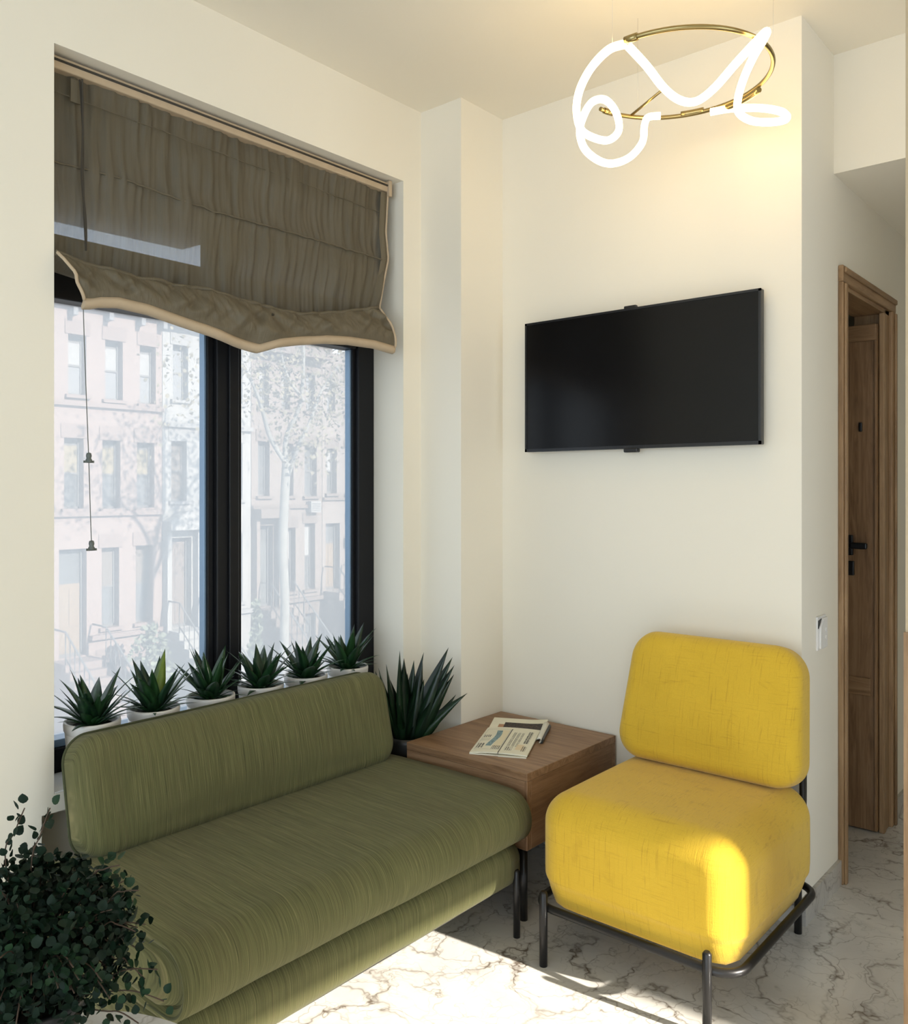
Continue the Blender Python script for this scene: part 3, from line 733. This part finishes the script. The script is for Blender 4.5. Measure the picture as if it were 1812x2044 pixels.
# ------------------------------------------------------------------ door, switch
dr = empty('door_1', (-.93, 3.42, 0), 'brown oak door standing open in its moulded casing', None, None, 'structure')
def cas(y0, y1, z0, z1, mat):
    c = MB().box((-.89, y0, z0), (-.872, y1, z1)).build('casing', M[mat], dr, bevel=.004); return c
c1 = cas(3.065, 3.125, 0, 2.055, 'oak'); c2 = cas(3.715, 3.77, 0, 2.055, 'oak'); c3 = cas(3.065, 3.77, 2.055, 2.112, 'oak_h')
for o, y0, y1 in ((c1, 3.073, 3.095), (c2, 3.745, 3.763)): MB().box((-.873, y0, 0), (-.864, y1, 2.05)).build('moulding', M['oak'], o, bevel=.004)
MB().box((-.873, 3.073, 2.085), (-.864, 3.763, 2.105)).build('moulding', M['oak_h'], c3, bevel=.004)
MB().box((-1.0, 3.125, 0), (-.885, 3.140, 2.055)).build('jamb', M['oak'], dr)
MB().box((-1.0, 3.655, 0), (-.885, 3.715, 2.055)).build('jamb', M['oak'], dr, bevel=.003)
MB().box((-.90, 3.625, 0), (-.880, 3.655, 2.038)).build('door_stop', M['oak'], dr, bevel=.003)
MB().box((-1.0, 3.125, 2.038), (-.885, 3.715, 2.055)).build('jamb', M['oak_h'], dr)
lf = MB().box((-1.215, 3.612, .006), (-.902, 3.652, 1.995)).build('door_leaf', M['oak_leaf'], dr, bevel=.003)
MB().box((-1.215, 3.603, .535), (-.925, 3.613, .605)).build('leaf_rail', M['oak_x'], lf, bevel=.003)
MB().box((-1.215, 3.603, 1.93), (-.905, 3.613, 1.995)).build('leaf_rail', M['oak_x'], lf, bevel=.003)
MB().box((-.912, 3.603, .01), (-.903, 3.613, 1.93)).build('leaf_edge_bead', M['oak_leaf'], lf, bevel=.002)
MB().box((-1.020, 3.598, 1.085), (-.990, 3.613, 1.165)).build('handle_plate', M['black_plastic'], lf, bevel=.003)
MB().box((-.995, 3.570, 1.112), (-.930, 3.588, 1.137)).build('handle_lever', M['black_plastic'], lf, bevel=.006)
MB().tube([(-1.003, 3.60, 1.125), (-1.003, 3.578, 1.125)], .009, 10).build('handle_neck', M['black_plastic'], lf)
MB().box((-1.010, 3.600, 1.005), (-.985, 3.613, 1.062)).build('lock_plate', M['black_plastic'], lf, bevel=.004)
MB().box((-.968, 3.600, 1.575), (-.956, 3.613, 1.61)).build('hook', M['black_plastic'], lf, bevel=.003)
sw = empty('light_switch', (-.887, 2.875, .83), 'white wall switch plate with a dark chipped corner beside the door', 'switch')
MB().box((-.89, 2.832, .829), (-.884, 2.918, .938)).build('back_plate', M['white_plastic'], sw, bevel=.002)
MB().prism([(-.884, 2.842, .835), (-.884, 2.912, .835), (-.884, 2.912, .932), (-.884, 2.875, .930), (-.884, 2.846, .905)], (.007, 0, 0)).build('rocker', M['white_plastic'], sw, bevel=.0015)
MB().prism([(-.8845, 2.836, .900), (-.8845, 2.868, .930), (-.8845, 2.838, .926)], (.003, 0, 0)).build('dark_gap', M['black_plastic'], sw)
for z in (.893, .868): MB().tube([(-.878, 2.895, z), (-.8745, 2.895, z)], .007, 12).build('knob', M['white_plastic'], sw)

# ------------------------------------------------------------------ sill plants
def blade(L, w, bend, thick, n=8, fold=.25):
    rings = []
    for i in range(n):
        t = i/(n); prof = (math.sin(math.pi*min(1, .22+.78*t)**.85) if t > .0 else .55)
        hw = w*max(.04, min(1, prof*1.05))*(1-.15*t); c = bend*t*t*L; z = L*t
        d = math.atan2(2*bend*t, 1); nx, nz = math.cos(d), -math.sin(d)
        th = thick*(1-t*.8)
        rings.append([(c-nx*th+fold*0, 0, z-nz*th), (c+nx*hw*fold-nx*hw*fold*1.6, hw, z), (c+nx*th*.4, 0, z+nz*th*.4), (c-nx*hw*fold*.6, -hw, z)])
    return MB().loft(rings, True, 'ngon', (bend*L, 0, L), True)
LM = [blade(.172, .0205, .10, .0045).mesh('succulent_leaf_a'), blade(.172, .0220, .35, .005).mesh('succulent_leaf_b'), blade(.168, .0185, .65, .004).mesh('succulent_leaf_c')]
for me in LM: me.materials.append(M['succ'])
LL = blade(.172, .0215, .12, .0045).mesh('succulent_leaf_light'); LL.materials.append(M['succ_light'])
order = ['first pot from the left', 'second pot from the left with one yellowish leaf', 'third pot from the left, left of the mullion', 'fourth pot from the left, right of the mullion', 'fifth pot from the left', 'last pot by the right window frame']
potm = None
def pot_prof(rt, h):
    return [(rt*.66, 0), (rt*.74, .004), (rt*.90, h*.55), (rt*.945, h*.80), (rt*.925, h*.805), (rt*.935, h*.815), (rt*.985, h*.86), (rt, h*.96), (rt*.985, h), (rt*.90, h), (rt*.87, h*.97), (rt*.84, h*.86), (rt*.3, h*.86)]
PY = [1.150, 1.335, 1.528, 1.718, 1.907, 2.100]
for i, y in enumerate(PY):
    rnd = random.Random(40+i); h = .158; c = (-2.293, y, .5525)
    pl = empty('potted_succulent', c, 'spiky dark green succulent on the sill, ' + order[i], 'potted plant', 'succulents on the window sill')
    if potm is None:
        o = MB().lathe(c, pot_prof(.0745, h), 48).build('pot', M['ceramic'], pl, label='cream ceramic pot'); potm = o.data
        o2 = MB().lathe((c[0], c[1], c[2]+h*.84), [(.063, 0), (.063, .006), (.05, .012), (.02, .014), (.002, .014)], 28).build('soil', M['soil'], pl); soilm = o2.data
    else:
        inst('pot', potm, pl, (0,0,0), (0,0,0), 1)['label'] = 'cream ceramic pot'; inst('soil', soilm, pl, (0,0,0), (0,0,rnd.random()*6), 1)
    zb = h*.88
    spec = [(7, 10, 26, .95, 0), (9, 24, 42, 1.0, 0), (9, 40, 58, .92, 1), (9, 58, 78, .78, 1)]
    for cnt, t0, t1, s, kind in spec:
        ph = rnd.random()*360
        for k in range(cnt):
            az = R(ph+360*k/cnt+rnd.uniform(-14, 14)); tl = R(rnd.uniform(t0, t1)); sc = s*rnd.uniform(.78, 1.10)
            me = LM[kind if rnd.random() < .75 else 1]
            if i == 1 and cnt == 7 and k == 3: me = LL; az = R(125); tl = R(14); sc = 1.08
            for _ in range(30):
                q = Matrix.Rotation(az, 4, 'Z') @ Matrix.Rotation(tl, 4, 'Y')
                tip = Vector(c) + q @ Vector((.05*sc*kind, 0, .172*sc))
                if tip.x > -2.385 and 1.035 < tip.y < 2.33 and abs(tip.y-y) < .094 and not (tip.x > -2.215 and tip.z+zb < .76): break
                sc *= .965; tl *= .975
            inst('leaf', me, pl, (.012*math.cos(az), .012*math.sin(az), zb), q.to_euler(), (sc*1.0, sc*1.02, sc))
# large leafy plant behind the sofa, in the corner
yp = empty('potted_yucca', (-2.13, 2.245, 0), 'large dark sword leaved plant between sofa end, table and column', 'potted plant')
MB().lathe((-2.13, 2.245, 0), pot_prof(.08, .46), 40).build('pot', M['ceramic_black'], yp)
MB().lathe((-2.13, 2.245, .395), [(.066, 0), (.06, .012), (.002, .014)], 24).build('soil', M['soil'], yp)
YM = [blade(.42, .031, .06, .004, 10).mesh('yucca_leaf_a'), blade(.42, .029, .20, .004, 10).mesh('yucca_leaf_b')]
for me in YM: me.materials.append(M['yucca'])
rnd = random.Random(5)
# (azimuth measured along the picture plane, lean, length factor)
for lean, s, k in ((-44, 1.12, 0), (-36, 1.16, 0), (-27, 1.12, 0), (-20, .95, 0), (-15, 1.20, 0), (-8, 1.08, 0), (-3, .88, 0), (3, 1.0, 0), (9, 1.12, 0), (13, 1.0, 0), (25, 1.26, 0), (30, 1.18, 0), (34, 1.12, 0), (42, .98, 1), (50, .92, 1), (56, .78, 1), (18, .82, 0), (-12, .75, 0), (0, .7, 0), (28, .7, 1), (-30, .7, 1)):
    az = R(rnd.uniform(4, 24)) if lean >= 0 else R(rnd.uniform(248, 278)); lean = lean*.86 if lean >= 0 else max(-33, lean*.95); s = s*.74
    q = Matrix.Rotation(az, 4, 'Z') @ Matrix.Rotation(R(abs(lean))*.92, 4, 'Y') @ Matrix.Rotation(R(rnd.uniform(62, 118)), 4, 'Z')
    inst('leaf', YM[k], yp, (.012*lean/40, .0, .415), q.to_euler(), (s*1.3, s*1.35, s))

# ------------------------------------------------------------------ foreground table and trailing plant
ft = empty('marble_table', (-1.206, .456, 0), 'round white marble table in the near left corner', 'table')
FC = (-1.206, .456)
MB().lathe((FC[0], FC[1], .425), [(.335, 0), (.35, .006), (.35, .019), (.344, .025), (.2, .025)], 72).build('table_top', M['marble_white'], ft)
MB().tube([(FC[0], FC[1], .02), (FC[0], FC[1], .426)], .03, 16).build('pedestal', M['black_metal'], ft)
MB().lathe((FC[0], FC[1], 0), [(.20, 0), (.20, .012), (.05, .022)], 40).build('base_disc', M['black_metal'], ft)
VC = Vector((-1.375, .60, .45))
vp = empty('trailing_plant', VC, 'bushy small leaved dark green plant on the marble table', 'potted plant')
MB().lathe(tuple(VC), pot_prof(.07, .095), 40).build('pot', M['ceramic_black'], vp)
MB().lathe(tuple(VC+Vector((0,0,.08))), [(.058, 0), (.002, .01)], 24).build('soil', M['soil'], vp)
def leaf_small():
    m = MB(); out = [(0, 0), (.30, .10), (.50, .34), (.47, .60), (.28, .86), (0, 1.08)]
    pts = [(x, y) for x, y in out] + [(-x, y) for x, y in out[-2:0:-1]]
    c = len(m.v); m.v.append((0, .5, -.06))
    for x, y in pts: m.v.append((x, y, .10*abs(x)*2+.04*(y-.5)**2))
    n = len(pts)
    for i in range(n): m.face((c, c+1+i, c+1+(i+1) % n), True)
    return m
lsm = leaf_small(); lmesh = lsm.mesh('vine_leaf'); lmesh.materials.append(M['vine'])
rnd = random.Random(11)
leaves = []; stems = []
GC = VC + Vector((0, 0, .175))
def stem(path, dens_, ls):
    stems.append(path)
    pts = catmull(path, 10)
    for p in pts[4:]:
        for _ in range(dens_):
            d = Vector((rnd.gauss(0,1), rnd.gauss(0,1), rnd.gauss(.2,1))).normalized()
            leaves.append((p+d*rnd.uniform(.004, .016), d, ls*rnd.uniform(.65, 1.15)))
root = VC + Vector((0, 0, .09))
for k in range(120):
    a = rnd.uniform(0, 2*math.pi); e = rnd.uniform(-.55, 1.0)
    d = Vector((math.cos(a)*math.sqrt(max(0, 1-e*e)), math.sin(a)*math.sqrt(max(0, 1-e*e)), e*.95))
    end = GC + Vector((d.x*.150, d.y*.150, d.z*.150))*rnd.uniform(.72, 1.08)
    mid = root.lerp(end, .5)+Vector((d.x*.02, d.y*.02, .05))
    stem([root+Vector((rnd.uniform(-.03, .03), rnd.uniform(-.03, .03), 0)), mid, end], 1, .0138)
RT = Vector((.7615, .648, 0))      # picture-plane direction for the long shoots
def shoot(dx, dz, ddx, ddz):
    a = GC + RT*dx + Vector((0, 0, dz)); b = a + RT*ddx + Vector((0, 0, ddz))
    stem([root, a, a.lerp(b, .5)+Vector((0, 0, .008)), b], 0, .016)
    pts = catmull([a, a.lerp(b, .5)+Vector((0, 0, .008)), b], 7)
    for i, p in enumerate(pts):
        s_ = 1 if i % 2 else -1
        d = (RT*rnd.uniform(-.4, .4)*s_ + Vector((0, 0, s_*.8)) + Vector((rnd.gauss(0, .4), rnd.gauss(0, .4), 0))).normalized()
        leaves.insert(0, (p+d*.011, d, .0145*rnd.uniform(.75, 1.1)))
for s_ in ((-.05, .13, .03, .09), (-.01, .12, .03, .10), (.08, .10, .05, .03), (.10, .03, .055, -.005), (.11, .07, .05, .02), (.11, -.07, .09, -.015), (.10, -.05, .09, .015), (.12, -.02, .05, -.03), (.10, -.10, .06, -.02), (-.08, .12, -.02, .06)): shoot(*s_)
sb_ = MB()
for p in stems: sb_.tube(catmull(p, 5), .0011, 5)
tag(sb_.build('stem_tangle', M['stem'], vp), None, None, None, 'stuff')
def lrot(d):
    return (Vector(d).to_track_quat('Y', 'Z') @ Matrix.Rotation(rnd.uniform(-1.4, 1.4), 4, 'Y').to_quaternion())
camp = Vector((0, 0, 1.35))
leaves = [l for l in leaves if l[0].z > VC.z+.012]
head, rest = leaves[:70], leaves[70:]
rest.sort(key=lambda l: (l[0]-camp).length)
near, far = head+rest[:225], rest[225:]
for p, d, s_ in near: inst('leaf', lmesh, vp, p-VC, lrot(d).to_euler(), s_)
fm = MB()
def addleaf(fm, p, q, s_, src):
    n = len(fm.v); fm.v += [tuple(q @ (Vector(v)*s_) + p) for v in src.v]
    for f in src.f: fm.face([n+i for i in f], True)
for p, d, s_ in far: addleaf(fm, p, lrot(d), s_, lsm)
for k in range(2300):                    # dense inner foliage
    d = Vector((rnd.gauss(0,1), rnd.gauss(0,1), rnd.gauss(.15,1))).normalized()
    p = GC + d*.142*(rnd.random()**.33); p.z = max(p.z, VC.z+.04)
    addleaf(fm, p, lrot(Vector((rnd.gauss(0,1), rnd.gauss(0,1), rnd.gauss(0,1))).normalized()), .0135*rnd.uniform(.7, 1.2), lsm)
tag(fm.build('foliage', M['vine'], vp), None, None, None, 'stuff')

# ------------------------------------------------------------------ the street outside
XS = -25.0; GZ = -6.6
M['pink'] = plain('pink_brownstone', (.195, .155, .143), .9, 0, .2, .05, .6)  # street colours from here on have washed-out haze put in, contrast narrowed
M['pink2'] = plain('pink_brownstone_trim', (.165, .130, .12), .9, 0, .2, .04, .6)
M['white'] = plain('white_stone', (.215, .215, .212), .9, 0, .2, .03, .6)
M['white2'] = plain('white_stone_trim', (.185, .185, .185), .9, 0, .2, .03, .6)
M['brown'] = plain('tan_brownstone', (.155, .130, .118), .9, 0, .2, .05, .6)
M['brown2'] = plain('tan_brownstone_trim', (.122, .100, .090), .9, 0, .2, .04, .6)
M['tan'] = plain('pale_brownstone', (.17, .146, .134), .9, 0, .2, .05, .6)
M['grey'] = plain('grey_cornice', (.145, .15, .16), .8, 0, .2)
M['wframe'] = plain('facade_window_frame', (.092, .092, .095), .6)
M['wpane'] = plain('facade_window_pane', (.088, .092, .096), .12, 0, .6)
M['wlight'] = plain('facade_blind_white', (.22, .225, .23), .8)
M['wblue'] = plain('facade_pane_haze_blue', (.155, .165, .18), .8)  # blue-grey haze over the panes, put into their colour
M['wyellow'] = plain('facade_shade_yellow', (.185, .158, .105), .8)
M['wtan'] = plain('facade_shade_tan', (.115, .100, .090), .8)
M['odoor'] = plain('orange_door', (.16, .118, .08), .6)
M['bdoor'] = plain('brown_door', (.115, .092, .082), .6)
M['ddoor'] = plain('dark_door', (.078, .085, .086), .6)
M['iron'] = plain('iron_rail', (.09, .094, .096), .6)
M['bark'] = plain('sycamore_bark', (.175, .175, .165), .9, 0, .2, .35, 3)
M['tleaf'] = plain('autumn_leaf', (.160, .145, .105), .8, 0, .2, .3, 2)
M['shrub'] = plain('shrub_green', (.125, .145, .11), .9, 0, .2, .3, 2)
M['asphalt'] = plain('asphalt', (.30, .30, .30), .95)
M['pave'] = plain('pavement', (.52, .50, .48), .95)
S_(MB().box((-60, -60, GZ-.2), (-6, 80, GZ)), 'street_ground', 'asphalt', label='asphalt street below the window')
S_(MB().box((XS+.0, -30, GZ), (XS+6, 70, GZ+.12)), 'sidewalk', 'pave', label='pavement before the townhouses')
def townhouse(label, y0, y1, wins, wall, trim, ztop):
    e = empty('townhouse', (XS, (y0+y1)/2, GZ), label, 'building', 'townhouses across the street')
    wl_ = holed(y0, y1, GZ, ztop, [w[:4] for w in wins], XS-.55, XS).build('facade_wall', M[wall], e)
    MB().box((XS-9, y0, GZ), (XS-.6, y1, ztop)).build('rear_block', M[wall], e)
    for w in wins:
        a, b, c, d, kind = w[:5]; xf = XS-.30
        fm_ = MB()
        for p, q in (((a, c), (b, c+.07)), ((a, d-.07), (b, d)), ((a, c), (a+.06, d)), ((b-.06, c), (b, d))): fm_.box((xf-.05, p[0], p[1]), (xf+.04, q[0], q[1]))
        if kind.startswith('door'):
            dm = {'door_o': 'odoor', 'door_b': 'bdoor', 'door_d': 'ddoor'}[kind]
            t_ = d-(d-c)*w[5]
            dd = MB().box((xf-.08, a+.06, c), (xf-.02, b-.06, t_)).build('door', M[dm], e)
            m_ = (a+b)/2
            for u0, u1 in ((a+.10, m_-.03), (m_+.03, b-.10)):
                for v0, v1 in ((.06, .34), (.40, .92)):
                    MB().box((xf-.03, u0, c+(t_-c)*v0), (xf-.005, u1, c+(t_-c)*v1)).build('door_panel', M[dm], dd)
            wn = fm_.build('door_frame', M['wframe'], e)
            MB().box((xf-.06, a+.05, t_), (xf-.03, b-.05, d-.05)).build('transom_pane', M['wpane'], wn)
        else:
            wn = fm_.box((xf-.04, a, (c+d)/2-.03), (xf+.03, b, (c+d)/2+.03)).build('window', M['wframe'], e)
            zm = (c+d)/2
            up, lo = {'white': ('wlight', 'wblue'), 'yellow': ('wyellow', 'wpane'), 'dark': ('wpane', 'wpane'), 'tan': ('wtan', 'wpane'), 'curt': ('wlight', 'wpane'), 'soft': ('wtan', 'wtan'), 'blue': ('wblue', 'wblue')}[kind]
            MB().box((xf-.02, a+.05, zm), (xf, b-.05, d-.22 if kind in ('white', 'yellow') else d-.06)).build('upper_pane', M[up], wn)
            MB().box((xf-.02, a+.05, c+.05), (xf-.005, b-.05, zm)).build('lower_pane', M[lo], wn)
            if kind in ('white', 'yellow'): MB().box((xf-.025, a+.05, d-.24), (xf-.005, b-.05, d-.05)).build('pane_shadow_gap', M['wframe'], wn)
            MB().box((XS-.02, a-.10, d), (XS+.03, b+.10, d+.42)).build('lintel', M[trim], e)
            MB().box((XS-.02, a-.10, c-.10), (XS+.12, b+.10, c)).build('sill', M[trim], e)
    return e
def belt(e, y0, y1, z, h, d, mat): MB().box((XS-.02, y0, z), (XS+d, y1, z+h)).build('belt_course', M[mat], e)
def stoop(e, y0, y1, ztop, mat, n=14, rail=True, arch=False):
    rise = (ztop-GZ)/n; tread = .28
    for k in range(n):
        MB().box((XS+.02, y0, GZ), (XS+.9+tread*(n-1-k), y1, GZ+rise*(k+1))).build('step', M[mat], e) if k == n-1 else MB().box((XS+.9+tread*(n-2-k), y0, GZ), (XS+.9+tread*(n-1-k), y1, GZ+rise*(k+1))).build('step', M[mat], e)
    if rail:
        for y in (y0, y1):
            r_ = MB(); a = Vector((XS+.9, y, ztop)); b = Vector((XS+.9+tread*n, y, GZ+rise))
            r_.tube([Vector((XS+.1, y, ztop+.95)), a+Vector((0, 0, .95)), b+Vector((0, 0, .95)), b], .03, 6); r_.tube([a+Vector((0, 0, .2)), b+Vector((0, 0, .2))], .02, 6)
            for k in range(n+1):
                p = a.lerp(b, k/n); r_.tube([p, p+Vector((0, 0, .95))], .015, 5)
            r_.build('stair_rail', M['iron'], e)
# pink house
pk = townhouse('pink brownstone townhouse seen through the left pane', 9.6, 14.85, [
    (9.9, 10.45, 4.2, 5.95, 'white'), (11.80, 12.35, 4.13, 5.93, 'white'), (12.94, 13.51, 4.07, 5.90, 'white'), (14.08, 14.63, 4.03, 5.87, 'white'),
    (9.9, 10.45, .75, 2.85, 'yellow'), (11.68, 12.27, .75, 2.85, 'yellow'), (12.85, 13.43, .73, 2.83, 'yellow'), (13.98, 14.58, .74, 2.80, 'yellow'),
    (11.53, 12.36, -3.65, -.45, 'door_o', .33), (12.83, 13.39, -2.90, -.46, 'tan'), (13.94, 14.53, -2.88, -.45, 'tan'),
    (12.75, 13.31, -5.3, -3.97, 'dark'), (13.94, 14.5, -5.3, -3.97, 'dark')], 'pink', 'pink2', 8.2)
belt(pk, 9.6, 14.85, 3.80, .14, .14, 'pink2'); belt(pk, 9.6, 14.85, .52, .14, .14, 'pink2'); belt(pk, 12.42, 14.85, -3.22, .14, .18, 'pink2')
MB().box((XS, 9.6, 6.95), (XS+.7, 14.85, 7.5)).build('cornice', M['grey'], pk)
for y in (10.2, 11.8, 12.9, 13.95, 14.7): MB().box((XS, y, 6.45), (XS+.35, y+.14, 6.97)).build('cornice_bracket', M['grey'], pk)
MB().box((XS, 9.6, 6.75), (XS+.2, 14.85, 6.97)).build('frieze', M['grey'], pk)
stoop(pk, 11.3, 12.5, -3.68, 'pink2')
# white house
wh = townhouse('white townhouse with pedimented doorway beside the mullion', 14.87, 18.30, [
    (15.24, 15.80, 4.25, 6.05, 'blue'), (16.32, 16.91, 4.3, 6.1, 'blue'), (17.4, 17.95, 4.3, 6.1, 'blue'),
    (15.18, 15.75, .94, 2.90, 'soft'), (16.30, 16.88, .96, 2.94, 'soft'), (17.4, 17.95, .96, 2.94, 'soft'),
    (15.02, 15.92, -3.20, -.27, 'door_b', .05), (16.55, 17.1, -2.6, -.2, 'soft'), (17.4, 17.95, -2.6, -.2, 'soft'),
    (16.55, 17.1, -5.2, -3.9, 'dark')], 'white', 'white2', 8.4)
belt(wh, 14.87, 18.3, 3.35, .14, .16, 'white2'); belt(wh, 16.1, 18.3, -3.0, .14, .18, 'white2')
MB().box((XS, 14.87, 6.7), (XS+.6, 18.3, 7.3)).build('cornice', M['white2'], wh)
for y in (14.88, 16.0): MB().box((XS, y, -3.3), (XS+.28, y+.16, .0)).build('pilaster', M['white'], wh)
MB().box((XS, 14.88, 0), (XS+.5, 16.2, .30)).build('door_hood', M['white'], wh)
MB().prism([(XS, 14.88, .30), (XS, 16.24, .30), (XS, 15.52, .62)], (.5, 0, 0)).build('pediment', M['white'], wh)
stoop(wh, 14.92, 16.05, -3.22, 'white')
# brown house
br = townhouse('tan brownstone townhouse behind the tree', 18.32, 21.58, [
    (18.65, 19.09, 4.24, 5.76, 'white'), (19.66, 20.05, 4.24, 5.70, 'white'), (20.80, 21.24, 4.24, 5.70, 'blue'),
    (18.61, 19.12, 1.08, 3.04, 'dark'), (19.72, 20.2, 1.08, 3.0, 'dark'), (20.73, 21.32, 1.06, 2.95, 'dark'),
    (18.50, 19.27, -2.90, .02, 'door_d', .2), (19.95, 20.30, -2.46, -.10, 'curt'), (20.73, 21.24, -2.45, .04, 'curt'),
    (20.76, 21.27, -5.0, -3.35, 'dark')], 'brown', 'brown2', 7.0)
belt(br, 18.32, 21.58, .62, .12, .14, 'brown2'); belt(br, 19.4, 21.58, -2.85, .14, .2, 'brown2')
MB().box((XS, 18.34, .30), (XS+.55, 19.62, .62)).build('door_hood', M['brown2'], br)
for y in (18.34, 19.32): MB().box((XS, y, -2.9), (XS+.3, y+.14, .3)).build('pilaster', M['brown'], br)
MB().box((XS, 18.32, 6.2), (XS+.6, 21.58, 6.9)).build('cornice', M['brown2'], br)
ac = MB().box((XS, 20.80, .45), (XS+.30, 21.28, .87)).build('air_conditioner', M['white2'], br)
for k in range(4): MB().box((XS+.30, 20.84, .52+k*.08), (XS+.31, 21.24, .555+k*.08)).build('grille_slat', M['wframe'], ac)
stoop(br, 18.5, 19.5, -2.92, 'brown2')
# next house
nx_ = townhouse('pale brownstone townhouse with an orange door at the right of the window', 21.60, 27.5, [
    (21.82, 22.25, 4.24, 5.6, 'blue'), (22.80, 23.15, 4.23, 5.63, 'blue'), (21.82, 22.33, 1.16, 2.89, 'curt'), (22.80, 23.23, 1.15, 2.93, 'dark'),
    (21.77, 22.49, -2.56, .0, 'door_o', .31), (22.85, 23.26, -2.23, -.03, 'blue'), (24.2, 24.7, 1.15, 2.93, 'dark'), (24.2, 24.7, -2.2, 0, 'dark')], 'tan', 'brown2', 6.6)
belt(nx_, 21.6, 27.5, .90, .1, .12, 'brown2')
stoop(nx_, 21.65, 22.6, -2.58, 'tan')
wl2 = MB().box((XS, 22.68, -.95), (XS+.14, 22.78, -.6)).build('wall_lantern', M['iron'], nx_)
# sycamore
te = empty('street_tree', (-19, 15.05, GZ), 'pale barked street tree with thin autumn leaves', 'tree')
XT = -19.0
tr_ = MB()
tr_.tube(catmull([(XT, 15.05, GZ), (XT, 15.03, -3.5), (XT, 15.05, -1.6), (XT, 14.98, -.4), (XT, 15.04, 1.0), (XT, 15.11, 2.05)], 6), .125, 10)
tr_.build('trunk', M['bark'], te)
limbs = [([(15.11, 2.0), (14.75, 2.75), (14.25, 3.5), (13.74, 4.22), (13.3, 5.2)], .075), ([(15.1, 1.95), (15.3, 2.8), (15.55, 3.83), (15.52, 5.53), (15.6, 7)], .08),
         ([(15.06, 1.2), (15.35, 1.7), (15.5, 2.6), (15.75, 3.2), (16.5, 4.2), (17.2, 5.0)], .08), ([(15.55, 3.8), (15.2, 4.6), (15.0, 5.6)], .05), ([(15.7, 3.1), (15.4, 2.3), (15.15, 1.9)], .05)]
for L, r in limbs: MB().tube(catmull([(XT+.25*math.sin(i*1.7+r*40), y, z) for i, (y, z) in enumerate(L)], 6), [r*(1-.6*k/(6*(len(L)-1))) for k in range(6*(len(L)-1)+1)], 8).build('branch', M['bark'], te)
rnd = random.Random(3); fm = MB()
cl = [(rnd.uniform(-1.2, 1.2)+XT, rnd.gauss(15.6, 1.3), rnd.uniform(2.2, 6.5)) for _ in range(150)] + [(XT+rnd.uniform(-.8, .8), rnd.gauss(12.9, .9), rnd.uniform(3.2, 6)) for _ in range(30)]
cl = [c for c in cl if not (c[1] < 14.9 and c[2] < 3.0)]
for c in cl:
    for k in range(16):
        p = Vector(c)+Vector((rnd.gauss(0, .25), rnd.gauss(0, .30), rnd.gauss(0, .35)))
        addleaf(fm, p, lrot(Vector((rnd.gauss(0,1), rnd.gauss(0,1), rnd.gauss(-.5,1))).normalized()), .10*rnd.uniform(.6, 1.2), lsm)
tag(fm.build('leaf_canopy', M['tleaf'], te), None, None, None, 'stuff')
def shrub(label, c, hh, ww, n, tall):
    e = empty('shrub', c, label, 'shrub', 'shrubs in the front yards'); f = MB()
    MB().tube([c, (c[0], c[1], c[2]+hh*.8)], .04, 6).build('stem', M['stem'], e)
    for k in range(n):
        t = rnd.random(); w = ww*((1-t) if tall else math.sqrt(max(.05, 1-(2*t-1)**2)))
        a = rnd.uniform(0, 6.28); rad = w*math.sqrt(rnd.random())
        addleaf(f, Vector((c[0]+rad*math.cos(a), c[1]+rad*math.sin(a), c[2]+.2+hh*t)), lrot(Vector((rnd.gauss(0,1), rnd.gauss(0,1), rnd.gauss(.4,1))).normalized()), .16*rnd.uniform(.6, 1.2), lsm)
    tag(f.build('foliage', M['shrub'], e), None, None, None, 'stuff')
shrub('tall conical evergreen shrub left of the dark door', (-22.5, 16.7, GZ+.1), 4.0, .55, 900, True)
shrub('loose pale bush in front of the pink house', (-23.2, 13.4, GZ+.1), 3.6, .70, 700, False)
shrub('small round bush at the foot of the street tree', (-18.3, 15.9, GZ+.1), 2.2, .5, 500, False)
